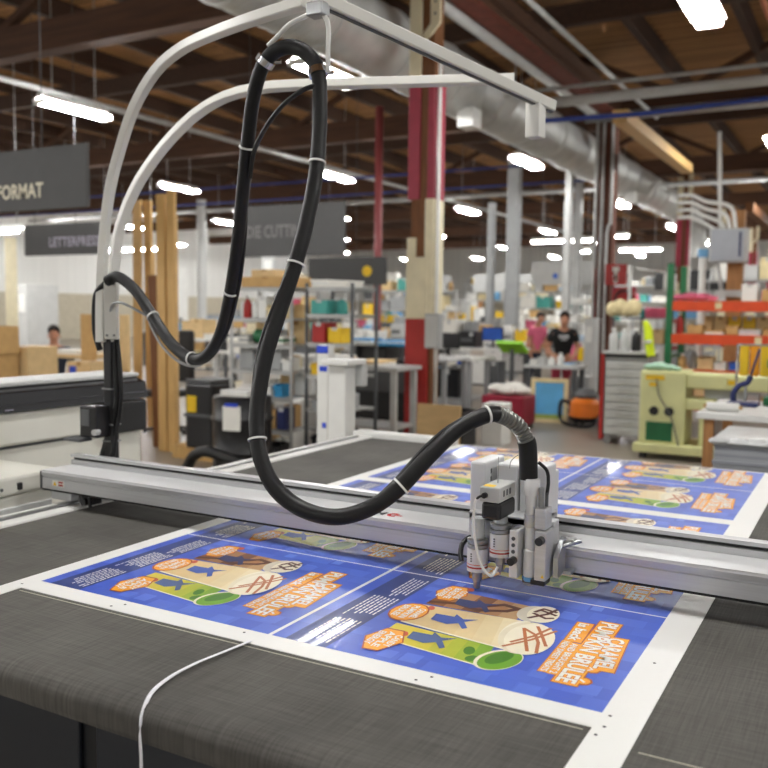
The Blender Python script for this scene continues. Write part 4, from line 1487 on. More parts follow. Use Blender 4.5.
# ---- black machine beside the painted column
o = thing('folding_machine', 'dark folding machine with light blue sheets left of the painted column', 'machine', (-5.3, 9.6, 0))
MB().use(M_black).bx(-5.75, -4.82, 9.3, 10.0, .25, .98, .03).build('body', o)
MB().use(M_dgrey).bx(-5.7, -4.85, 9.26, 9.3, .6, .9, .01).build('front_panel', o)
MB().use(M_cyan).bx(-5.8, -4.8, 9.2, 9.9, 1.16, 1.19, .005).build('feed_table', o)
for x in (-5.6, -4.95):
    for yy in (9.35, 9.9):
        MB().use(M_dgrey).bx(x - .03, x + .03, yy - .03, yy + .03, 0, .25).build('leg', o)
        MB().use(M_dgrey).bx(x - .02, x + .02, yy - .02, yy + .02, .981, 1.159).build('post', o)
MB().use(M_black).bx(-5.68, -5.2, 9.4, 9.8, .985, 1.14, .01).build('feeder', o)
papers((-5.55, 9.5, 1.191), .3, .3, .05, M_cyan, 'cyan sheets on the feed table of the dark folding machine')
papers((-5.1, 9.5, 1.191), .36, .3, .035, M_sky, 'light blue sheets on the feed table of the dark folding machine')
o = thing('hand_cart', 'low red hand cart with a slanting wooden handle behind the capped post', 'cart', (-4.5, 7.9, 0))
MB().use(M_red).bx(-4.75, -4.5, 7.75, 8.05, .16, .24, .01).build('deck', o)
MB().use(M_pine).cyl((-4.72, 7.8, .24), (-4.95, 7.85, .72), .022, n=8).build('handle', o)
for x in (-4.7, -4.55):
    for yy in (7.8, 8.0):
        MB().use(M_black).cyl((x, yy - .02, .08), (x, yy + .02, .08), .08).build('wheel', o)
tag(MB().use(M_ply).box((-4.10, 8.62, .285), (.52, .035, .57), bev=.003, M=Matrix.Rotation(R(-4), 4, 'X')).build('plywood_sheet'), 'square plywood sheet leaning against the foot of the red column', 'plywood sheet')

# ---- drawer cabinet, rack, press and table on the right
o = thing('flat_file_cabinet', 'grey flat file drawer cabinet with a red edge on casters', 'cabinet', (-2.62, 10.9, 0))
MB().use(M_grey).bx(-2.82, -2.30, 10.62, 11.15, .1, 1.06, .006).build('body', o)
for k in range(9):
    q = MB().use(M_lgrey).bx(-2.80, -2.32, 10.595, 10.615, .12 + k * .1, .205 + k * .1, .003).build('drawer', o)
    MB().use(M_grey).bx(-2.66, -2.46, 10.585, 10.595, .17 + k * .1, .178 + k * .1).build('handle', q)
MB().use(M_red).bx(-2.865, -2.825, 10.59, 11.15, .05, 1.1, .004).build('edge_bar', o)
MB().use(M_lgrey).bx(-2.85, -2.27, 10.58, 11.18, 1.10, 1.13, .005).build('top', o)
MB().use(M_black).bx(-2.82, -2.30, 10.6, 11.15, 1.061, 1.099).build('top_gap', o)
for x in (-2.78, -2.36):
    for yy in (10.68, 11.1):
        MB().use(M_steel).cyl((x, yy - .02, .05), (x, yy + .02, .05), .05).build('caster', o)
populate(-2.84, -2.35, 10.8, 1.131, .34, 'on top of the grey drawer cabinet', ['bottle', 'carton', 'bottle'], [M_lgrey, M_black, M_white, M_dgrey, M_grey], t=.3, wr=(.07, .14), gap=(.005, .02), hr=(.6, .95))
o = thing('wire_basket_stand', 'wire stand with a cream sack on it above the drawer cabinet', 'stand', (-2.72, 11.06, 1.131))
for x in (-2.84, -2.50):
    MB().use(M_dgrey).cyl((x, 11.06, 1.131), (x, 11.06, 1.52), .012, n=8).build('post', o)
MB().use(M_dgrey).bx(-2.86, -2.47, 10.97, 11.16, 1.52, 1.54, .003).build('shelf', o)
b = MB().use(M_tan)
for k in range(4):
    b.sphere((-2.85 + k * .085, 11.06, 1.64 + (k % 2) * .02), .10, (1, 1.0, 1 + .12 * (k % 2)), 12)
tag(b.build('cream_sack', m=None), 'lumpy cream sack on the wire stand above the drawer cabinet', 'sack')
o = thing('hanging_safety_vest', 'bright yellow vest hanging at the right end of the drawer cabinet', 'vest', (-2.28, 10.60, 1.0))
b = MB().use(M_hivis)
b.tube([(-2.34, 10.52, 1.50), (-2.30, 10.515, 1.42), (-2.28, 10.515, 1.25), (-2.25, 10.515, 1.09)], lambda i: (.03, .05, .055, .05)[i], 10)
b.build('fabric', o)
MB().use(M_lgrey).tube([(-2.285, 10.50, 1.28), (-2.280, 10.50, 1.24)], .05, 8).build('reflective_band', o)

# fire gear
o = thing('fire_extinguisher_sign', 'red square fire extinguisher sign on the brown column', 'sign', (-4.3, 16.5, 2.1))
b = MB().use(M_red).bx(-4.44, -4.04, 16.53, 16.56, 2.11, 2.50, .003)
b.build('board', o)
b = MB().use(M_paper)
b.bx(-4.27, -4.21, 16.522, 16.528, 2.16, 2.38).bx(-4.30, -4.18, 16.522, 16.528, 2.36, 2.45).bx(-4.28, -4.20, 16.522, 16.528, 2.2, 2.3)
b.build('pictogram', o)
o = thing('fire_hose_reel_wall_mount', 'dark red fire hose reel on the brown column below the sign', 'hose reel', (-4.1, 16.5, 1.75))
MB().use(M_red).cyl((-4.08, 16.52, 1.86), (-4.08, 16.62, 1.86), .22, n=28).build('reel', o)
MB().use(M_maroon).bx(-4.32, -3.88, 16.6, 16.66, 1.62, 2.08, .01).build('back_panel', o)
MB().use(M_black).tube([(-4.08 + .15 * math.cos(a * .4), 16.5, 1.86 + .15 * math.sin(a * .4)) for a in range(17)], .02, 8).build('hose', o)
MB().use(M_navy).bx(-4.3, -3.9, 16.56, 16.6, 1.6, 1.68, .004).build('bracket', o)

# orange pallet rack
o = thing('pallet_rack', 'orange and green pallet rack filled with cartons at right', 'pallet rack', (-1.3, 12.4, 0))
RX0, RX1, RY0, RY1 = -2.34, .6, 11.95, 12.85
for x in (RX0, RX1):
    for yy in (RY0, RY1):
        MB().use(M_green).bx(x - .04, x + .04, yy - .04, yy + .04, 0, 2.25).build('upright', o)
    MB().use(M_green).bx(x - .02, x + .02, RY0 + .04, RY1 - .04, 1.0, 1.04).build('tie_bar', o)
RL = (.46, .87, 1.33, 1.76)
for z in RL:
    MB().use(M_orange).bx(RX0 + .04, RX1 - .04, RY0 - .03, RY0 + .03, z - .13, z).build('beam', o)
    MB().use(M_orange).bx(RX0 + .04, RX1 - .04, RY1 - .03, RY1 + .03, z - .13, z).build('beam', o)
    MB().use(M_ply).bx(RX0 + .05, RX1 - .05, RY0 + .035, RY1 - .035, z - .03, z - .001).build('deck', o)
b = MB().use(M_tan).bx(-1.77, -1.69, RY0 - .034, RY0 - .031, 1.66, 1.74)
b.bx(-1.28, -1.2, RY0 - .034, RY0 - .031, 1.22, 1.31)
b.build('level_tag', o)
populate(RX0 + .2, -.55, 12.15, 1.331, .30, 'on the middle level of the orange rack', ['carton', 'carton', 'bin', 'papers'], [M_card, M_card2, M_white, M_sky, M_card], t=.3, wr=(.14, .26), gap=(.01, .04), hr=(.35, .62))
populate(-2.0, -.7, 12.5, 1.331, .24, 'behind on the orange rack middle level', ['carton'], [M_yellow, M_card2], t=.15, wr=(.1, .16), gap=(.0, .02), hr=(.93, .96))
bottle((-2.22, 12.03, 1.333), .05, .28, M_red, 'red bottle at the left end of the orange rack middle level')
populate(RX0 + .08, -.55, 12.15, .871, .30, 'on the lower level of the orange rack', ['carton', 'bottle', 'carton', 'bin'], [M_card, M_white, M_blue, M_grey, M_card2, M_black], t=.3, wr=(.12, .26), gap=(.01, .05))
populate(RX0 + .08, -.55, 12.15, .461, .22, 'on the bottom level of the orange rack', ['carton', 'bin'], [M_card, M_lgrey, M_black, M_card2], t=.3, wr=(.15, .3), gap=(.01, .05))
b = MB().use(M_pink)
for k, (dx, r) in enumerate(((0, .09), (.13, .11), (.28, .1), (.4, .07))):
    b.sphere((-2.25 + dx, 12.15, 1.761 + r * .52), r, (1.2, 1, .52 + .0 * k), 12)
tag(b.build('pink_cloth_bundle'), 'crumpled pink cloth bundle on top of the orange rack', 'cloth')
populate(-1.5, -.55, 12.2, 1.761, .24, 'standing on top of the orange rack', ['carton', 'bottle'], [M_white, M_card2, M_orange, M_card], t=.3, wr=(.12, .25), gap=(.04, .1))

# pale green press
o = thing('pale_green_press', 'pale green long arm press machine with a green plate in front of the orange rack', 'press', (-1.75, 10.2, 0))
MB().use(M_press).bx(-2.25, -.95, 9.72, 10.45, .07, .17, .015).build('base', o)
MB().use(M_press).bx(-2.20, -1.72, 9.78, 10.3, .17, .97, .02).build('column', o)
MB().use(M_press).bx(-1.72, -.72, 9.82, 10.26, .79, .95, .02).build('upper_arm', o)
MB().use(M_press).bx(-1.72, -1.42, 9.82, 10.22, .56, .68, .015).build('lower_arm', o)
MB().use(M_press).bx(-1.58, -1.47, 9.86, 10.2, .17, .56, .01).build('arm_post', o)
MB().use(M_steel).bx(-1.42, -.72, 9.88, 10.16, .56, .64, .01).build('work_plate', o)
MB().use(M_lgrey).bx(-1.56, -1.15, 10.0, 10.25, .66, .79, .01).build('press_head', o)
MB().use(M_green).bx(-2.12, -1.84, 9.772, 9.779, .20, .41).build('vent_plate', o)['label'] = 'green plate'
for x in (-2.04, -1.88):
    MB().use(M_black).cyl((x, 9.765, .53), (x, 9.78, .53), .05).build('socket', o)
for q in ((-2.14, -1.94, 9.773, 9.779, .87, .92), (-2.10, -2.02, 9.773, 9.779, .80, .84), (-1.3, -1.2, 9.813, 9.819, .85, .90)):
    MB().use(M_yellow).bx(*q).build('warning_label', o)
MB().use(M_dgrey).tube(smooth_path([(-2.02, 9.76, .88), (-1.98, 9.74, .7), (-1.86, 9.73, .5), (-1.78, 9.73, .25), (-1.76, 9.72, .175)], .03), .008, 6).build('power_cord', o)
for x in (-2.15, -1.05):
    for yy in (9.8, 10.38):
        MB().use(M_black).cyl((x, yy, 0), (x, yy, .07), .04).build('foot', o)
b = MB().use(mat('mint_cloth', (170, 206, 182), .85, var=.1))
for dx, r in ((0, .07), (.09, .09), (.2, .07), (.28, .05)):
    b.sphere((-2.12 + dx, 9.9, .972 + r * .5), r, (1.1, 1.2, .5), 12)
tag(b.build('mint_cloth'), 'crumpled mint cloth lying on top of the pale green press', 'cloth')

# white worktable with its goods
o = bench((-.02, 6.45, 0), 1.9, 1.0, .96, 'white topped worktable on thick wooden legs at the right edge', M_white, M_wood, shelf=False)
for c in o.children:
    if c.name.startswith('leg'):
        c.scale = (1, 1, 1)
for x in (-.94,):
    pass
o = thing('blue_bench_press', 'navy blue hand press standing on the white worktable', 'hand press', (-.74, 6.55, .961))
MB().use(M_navy).bx(-.86, -.66, 6.46, 6.66, .961, .99, .008).build('base', o)
MB().use(M_navy).tube(smooth_path([(-.82, 6.56, .98), (-.83, 6.56, 1.04), (-.79, 6.56, 1.10), (-.74, 6.56, 1.12), (-.72, 6.56, 1.17)], .03), .02, 10).build('frame', o)
MB().use(M_navy).cyl((-.72, 6.56, 1.17), (-.67, 6.56, 1.36), .008, n=8).build('lever', o)
MB().use(M_steel).cyl((-.75, 6.56, .99), (-.75, 6.56, 1.10), .01).build('ram', o)
roll((-.83, 6.1, .961), .2, .028, M_white, 'short white roll lying on the near end of the white worktable')
o = thing('green_eyelet_machine', 'green eyelet machine with white handles on the white worktable', 'eyelet machine', (-.54, 6.75, .961))
MB().use(M_green).bx(-.64, -.48, 6.62, 6.86, .961, 1.02, .01).build('base', o)
MB().use(M_green).bx(-.62, -.52, 6.74, 6.84, 1.02, 1.22, .02).build('column', o)
MB().use(M_green).bx(-.62, -.52, 6.58, 6.84, 1.22, 1.30, .02).build('head', o)
MB().use(M_white).cyl((-.57, 6.62, 1.30), (-.57, 6.62, 1.36), .022).build('handle', o)
MB().use(M_black).cyl((-.48, 6.62, 1.08), (-.45, 6.62, 1.08), .05).build('wheel', o)
o = thing('yellow_cloth_stand', 'yellow and orange cloths hanging behind the blue hand press', 'cloth', (-.78, 6.86, .961))
for k, m in enumerate((M_yellow, mat('amber_cloth', (240, 160, 30), .8, var=.08), M_yellow)):
    MB().use(m).box((-.80 + k * .07, 6.86, 1.26), (.065, .03, .22), bev=.012).build('cloth', o)
MB().use(M_steel).cyl((-.85, 6.86, 1.375), (-.58, 6.86, 1.375), .008, n=8).build('rod', o)
for x in (-.85, -.59):
    MB().use(M_steel).cyl((x, 6.87, .961), (x, 6.87, 1.38), .008, n=8).build('post', o)
tray((-.12, 6.3, .961), .4, .3, .12, M_white, 'white plate tray on the white worktable at the right edge')
# stack of grey sheets
o = thing('sheet_stack', 'stack of grey plastic sheets covered by a wrinkled clear film', 'sheet stack', (-.35, 5.35, 0))
rnd = random.Random(2)
MB().use(M_pine).bx(-.72, .1, 5.0, 5.7, 0, .12).build('pallet', o)
b = MB()
z = .121
k = 0
while z < .90:
    b.use((mat('grey_sheet', (168, 171, 176), .5, var=.05), mat('grey_sheet_b', (150, 153, 160), .5, var=.05))[k % 2])
    dx = rnd.uniform(-.006, .006)
    b.bx(-.72 + dx, .1 + dx, 5.0 + dx, 5.7, z, z + .0185)
    z += .019
    k += 1
b.build('sheets', o)
b = MB().use(mat('wrapping_film', (226, 228, 228), .3, var=.08, scale=9, bump=.6))
b.bx(-.74, .12, 4.98, 5.72, z, z + .012, .005)
for q in range(9):
    b.sphere((-.69 + q * .095, 5.0 + (q % 3) * .02, z + .012), .05, (1.2, .7, .42), 10)
b.build('film', o)

# picture frame, vacuum
o = thing('framed_sky_print', 'framed blue sky print leaning upright before the person in black', 'framed print', (-4.0, 12.1, 0))
T = Matrix.Rotation(R(-6), 4, 'X') @ Matrix.Identity(4)
c = Vector((-4.0, 12.1, .325))
fw, fh = .53, .64
Z0 = Matrix.Rotation(R(10), 4, 'Z') @ T
b = MB().use(M_tan)
for dx, dz, sx, sz in ((0, fh / 2 - .03, fw, .06), (0, -fh / 2 + .03, fw, .06), (fw / 2 - .03, 0, .06, fh - .12), (-fw / 2 + .03, 0, .06, fh - .12)):
    b.box(c + Z0 @ Vector((dx, 0, dz)), (sx, .04, sz), M=Z0)
b.build('frame', o)
b = MB().use(mat('sky_print', (96, 176, 226), .4, var=.15, scale=3)).box(c + Z0 @ Vector((0, .005, .03)), (fw - .12, .02, fh - .18), M=Z0)
b.use(mat('meadow_print', (150, 170, 80), .5, var=.2)).box(c + Z0 @ Vector((0, .005, -fh / 2 + .09)), (fw - .12, .02, .06), M=Z0)
b.build('print', o)
o = thing('shop_vacuum', 'orange and black shop vacuum on the floor by the brown column', 'vacuum cleaner', (-3.45, 12.1, 0))
MB().use(M_black).lathe([(.20, .06), (.25, .1), (.25, .22), (.22, .24)], (-3.45, 12.1, 0), 24).build('base', o)
MB().use(mat('vacuum_orange', (226, 120, 34), .4, var=.08)).lathe([(.19, .13), (.225, .15), (.21, .34), (.15, .40), (.05, .42)], (-3.45, 12.02, 0), 24).build('drum', o)
MB().use(M_dgrey).lathe([(.16, .40), (.17, .44), (.12, .52), (.03, .54)], (-3.45, 12.05, 0), 20).build('motor_head', o)
MB().use(M_black).tube(smooth_path([(-3.6, 11.95, .3), (-3.75, 11.9, .35), (-3.78, 11.95, .1), (-3.6, 11.8, .04), (-3.3, 11.8, .04), (-3.2, 11.95, .2)], .04), .025, 8).build('hose', o)
for a in range(3):
    MB().use(M_black).cyl((-3.45 + .2 * math.cos(a * 2.1), 12.1 + .2 * math.sin(a * 2.1), 0), (-3.45 + .2 * math.cos(a * 2.1), 12.1 + .2 * math.sin(a * 2.1), .062), .03).build('caster', o)
carton((-3.85, 13.2, 0), .3, .3, .62, M_lgrey, 'light grey box standing behind the orange vacuum')
tag(MB().use(M_blue).lathe([(.07, 0), (.075, .12), (.05, .18), (.025, .26)], (-3.55, 13.15, .0), 14).build('blue_cone'), 'small blue cone behind the orange vacuum', 'cone')

# wall electrics on the right
o = thing('electrical_panel', 'light grey electrical panel fed by white conduits at upper right', 'electrical panel', (-1.78, 14.0, 2.3))
MB().use(M_lgrey).bx(-2.20, -1.66, 13.9, 14.15, 2.36, 2.86, .01).build('box', o)
MB().use(mat('panel_door', (176, 182, 190), .4, var=.04)).bx(-2.16, -1.70, 13.885, 13.9, 2.38, 2.84, .005).build('door', o)
MB().use(M_navy).bx(-1.77, -1.74, 13.88, 13.886, 2.44, 2.80).build('door_strip', o)
for k in range(4):
    z = 2.95 + k * .11
    MB().use(M_white).tube(smooth_path([(-2.68, 14.0, z + .1), (-2.48, 14.0, z + .1), (-2.28, 14.0, z), (-2.13 + k * .07, 14.0, z - .1), (-2.08 + k * .08, 14.0, 2.861)], .06), .03, 8).build('conduit', o)
MB().use(M_white).cyl((-2.06, 14.03, 2.861), (-2.13, 14.03, 4.3), .03, n=8).build('conduit', o)
MB().use(M_wood).bx(-1.96, -1.74, 14.16, 14.36, 0, 3.15).build('timber_support', o)
MB().use(M_lgrey).cyl((-2.08, 14.0, 2.36), (-2.00, 14.0, 1.95), .03, n=8).build('conduit', o)
MB().use(M_lgrey).bx(-2.08, -1.73, 13.95, 14.1, 1.85, 1.95, .01).build('junction_bar', o)
tag(MB().use(M_white).cyl((-2.22, 13.6, 0), (-2.22, 13.6, 2.42), .05, n=12).use(M_sky).cyl((-2.22, 13.6, 2.42), (-2.22, 13.6, 2.54), .075, n=12).build('vertical_pipe'), 'white upright pipe with a light blue cap left of the electrical panel', 'pipe')
o = thing('small_white_camera', 'small white box on an arm beside the red column at right', 'camera', (-3.1, 15.4, 2.1))
MB().use(M_white).bx(-3.12, -2.94, 15.3, 15.5, 1.98, 2.26, .02).build('body', o)
MB().use(M_white).cyl((-3.6, 15.4, 2.36), (-3.03, 15.4, 2.27), .02, n=8).build('arm', o)
MB().use(M_white).cyl((-3.7, 15.4, 0), (-3.7, 15.4, 2.42), .03, n=8).build('post', o)
# ------------------------------------------------------------------ busy production floor behind
ALLC = [M_white, M_white, M_lgrey, M_card, M_card2, M_black, M_dgrey, M_grey, M_cream, M_sky, M_blue, M_paper, M_tan]
BRI = [M_white, M_paper, M_lgrey, M_card2, M_cream, M_white, M_sky, M_card, M_teal, M_pink, M_grey, M_lgrey, M_paper, M_grey, M_tan, M_yellow, M_black, M_dgrey]
SCR = [mat('lit_screen', (70, 110, 160), .3, var=.1), M_dgrey]
CN[SCR[0]] = 'blue screened'
KD = ['carton', 'carton', 'bin', 'papers', 'machine', 'bottle', 'monitor', 'roll']
KD2 = ['carton', 'bin', 'papers', 'carton', 'bottle']


def row(nm, y, segs, h, hmax, kinds=KD, cols=ALLC, t=.8, under=True):
    k = 0
    for x0, x1 in segs:
        k += 1
        seg = '' if len(segs) == 1 else ' %s table' % ORD[k - 1]
        w = x1 - x0
        where = 'on %s%s' % (nm, seg)
        bench(((x0 + x1) / 2, y, 0), w - .06, t, h, 'long work table with steel legs, %s%s' % (nm, seg), RND.choice((M_lgrey, M_white, M_tan)), RND.choice((M_dgrey, M_grey, M_lgrey)))
        populate(x0 + .06, x1 - .1, y - .12, h, hmax, where, kinds, cols, t=.45, wr=(.16, .42), gap=(.0, .06), hr=(.4, 1))
        if under:
            populate(x0 + .2, x1 - .25, y - .1, h * .3 + .03, h * .55, 'under %s%s' % (nm, seg), KD2, ALLC, t=.5, wr=(.2, .5), gap=(.0, .08), hr=(.5, .95))


row('the table behind the painted column', 11.0, [(-6.6, -4.9)], .95, .42, ['machine', 'papers', 'bin', 'carton'], [M_black, M_dgrey, M_blue, M_white, M_black])
row('the black table left of the column', 11.2, [(-9.2, -7.3)], .92, .40)
row('the printer table right of the column', 12.2, [(-6.3, -5.05)], .90, .45, ['machine', 'monitor', 'papers', 'machine'], [M_black, M_dgrey, M_white, M_grey])
row('the first long row', 14.6, [(-13.4, -11.6), (-11.4, -9.4), (-7.6, -5.3)], .95, .5)
row('the second long row', 18.0, [(-17.4, -15.0), (-14.8, -12.2), (-12, -9.2), (-9, -6.2)], .95, .62, KD, BRI)
row('the third long row', 22.4, [(-19, -15.6), (-15, -11.6), (-11, -8.0)], .95, .8, KD, BRI, under=False)
row('the fourth long row', 28, [(-24, -19), (-18, -14), (-13, -8.6)], .95, 1.0, KD2, BRI, under=False)


def tall_rack(cx, y, w, label, where, levels=(.5, 1.05, 1.6, 2.1), cols=BRI):
    rack((cx, y, 0), w, .6, levels, label, m=RND.choice((M_pipe, M_dgrey, M_lgrey)))
    for k, z in enumerate(levels):
        populate(cx - w / 2 + .05, cx + w / 2 - .05, y - .1, z, levels[1] - levels[0] - .06 if levels[1] - levels[0] < .52 else .46, '%s level %s' % (ORD[k], where), KD2, cols, t=.4, wr=(.2, .5), gap=(.0, .06), hr=(.5, 1))


tall_rack(-13.6, 20.3, 2.6, 'tall steel shelf rack behind the slanting part of the black hose', 'of rack behind the hose')
tall_rack(-10.4, 20.6, 2.4, 'tall steel shelf rack behind the left wire racks', 'of tall rack behind wire racks')
tall_rack(-8.6, 25.4, 2.4, 'tall steel shelf rack straight behind the painted column', 'of rack behind the column', (.5, 1.1, 1.7, 2.2))
tall_rack(-11.9, 31, 3.4, 'tall steel shelf rack far behind the first table rows', 'of the far rack', (.6, 1.3, 2.0, 2.6))
tall_rack(-16.4, 31, 3.4, 'tall steel shelf rack farthest left behind the plank clusters', 'of the far left rack', (.6, 1.3, 2.0, 2.6))
tall_rack(-7.4, 33, 3.0, 'tall steel shelf rack far behind the standing person', 'of the rack behind the person', (.6, 1.3, 2.0, 2.6))
tall_rack(-5.6, 20.6, 1.6, 'steel shelf rack between the brown column and the person', 'of the rack beside the person', (.45, .9, 1.35, 1.8))
tall_rack(-3.3, 17.6, 1.5, 'steel shelf rack behind the drawer cabinet', 'of the rack behind the cabinet', (.5, 1.0, 1.5))
tall_rack(-2.0, 19.6, 2.2, 'tall steel shelf rack far behind the orange rack', 'of rack behind the orange one', (.6, 1.2, 1.8, 2.3))
# big pale machines and partitions
for px0, py0, px1, py1, d, t, m, lab, nm, cat in (
    (150, 268, 188, 345, 30, .6, M_white, 'white partition with a dark window behind the planks', 'display_wall', 'display wall'),
    (262, 250, 290, 300, 26, .8, M_lgrey, 'pale machine tower behind the black hose', 'machine_tower', 'machine'),
    (425, 300, 470, 360, 27, .8, M_lgrey, 'pale grey machine housing right behind the painted column', 'machine_tower', 'machine'),
    (583, 318, 598, 372, 15.5, .4, M_lgrey, 'pale grey breaker cabinet left of the brown column', 'breaker_cabinet', 'cabinet'),
    (555, 296, 590, 330, 30, .8, M_white, 'white cabinet far behind the standing person', 'white_cabinet', 'cabinet'),
    (640, 306, 662, 345, 18.5, .5, M_lgrey, 'pale machine behind the hi-vis vest', 'machine_tower', 'machine'),
    (20, 285, 58, 330, 18, .8, M_lgrey, 'pale grey machine behind the stacked cartons at left', 'machine_tower', 'machine'),
    (468, 296, 482, 350, 37, .4, M_wood, 'brown timber post far behind the tables', 'timber_post', 'post'),
    (8, 238, 17, 330, 19, .3, M_cream, 'beige post rising under the large sign', 'beige_post', 'post'),
):
    cx, cy, z0, w, t, h = slot(px0, py0, px1, py1, d, t)
    o = thing(nm, lab, cat, (cx, cy, 0))
    H = z0 + h
    MB().use(m).bx(cx - w / 2, cx + w / 2, cy - t / 2, cy + t / 2, 0, H, .01).build('body', o)
    MB().use(M_dgrey if 'window' in lab else M_white).bx(cx - w * .3, cx + w * .35, cy - t / 2 - .02, cy - t / 2 - .001, H * .72, H * .9, .004).build('window' if 'window' in lab else 'panel', o)

# pallets of cartons at far left
n = 0
for px, d, hs, nm in ((-10, 9.2, (.40, .36, .32, .30), 'leftmost'), (31, 9.55, (.42, .38, .36), 'second'), (92, 10.2, (.36, .34, .26), 'third')):
    q = at(px, 350, d)
    z = 0
    for k, h in enumerate(hs):
        n += 1
        x, y = q.x + .02 * (k % 2), q.y
        o = carton((x, y, z + .002), .38, .4, h - .004, M_card if (k + n) % 3 else M_card2, 'tan carton, %s up in the %s stack behind the white printer' % (ORD[k], nm))
        if k > 1:
            MB().use(M_bluetape).bx(x - .15, x - .04, y - .206, y - .202, z + h * .35, z + h * .8).build('blue_label', o)
        z += h
bench((-9.1, 8.1, 0), 1.1, .7, .98, 'small pale table in front of the seated person at left', M_card2, M_dgrey, shelf=False)
papers((-9.05, 8.0, .982), .5, .4, .05, M_paper, 'white papers on the small pale table at left')
o = thing('office_chair', 'black padded office chair behind the pole', 'chair', (-7.75, 8.3, 0))
MB().use(M_black).box((-7.75, 8.3, .52), (.5, .48, .09), bev=.03).build('seat', o)
MB().use(M_black).box((-7.75, 8.52, .98), (.50, .09, .66), bev=.04).build('backrest', o)
MB().use(M_dgrey).cyl((-7.75, 8.3, .08), (-7.75, 8.3, .475), .03).build('gas_column', o)
for k in range(5):
    a = k * 2 * PI / 5
    MB().use(M_black).cyl((-7.75, 8.3, .09), (-7.75 + .28 * math.cos(a), 8.3 + .28 * math.sin(a), .05), .02, n=8).sphere((-7.75 + .28 * math.cos(a), 8.3 + .28 * math.sin(a), .031), .03, n=8).build('leg', o)
q = at(512, 347, 13.4)
o = thing('lime_tray', 'bright lime green tray tilted on a stand left of the standing person', 'tray', (q.x, q.y, 0))
MB().use(M_lime).box((q.x, q.y, q.z), (.42, .34, .05), bev=.01, M=Matrix.Rotation(R(-28), 4, 'X')).build('tray', o)
MB().use(M_dgrey).cyl((q.x, q.y, .0), (q.x, q.y, q.z - .03), .03).build('stand', o)
MB().use(M_dgrey).cyl((q.x, q.y, .0), (q.x, q.y, .03), .2).build('foot', o)

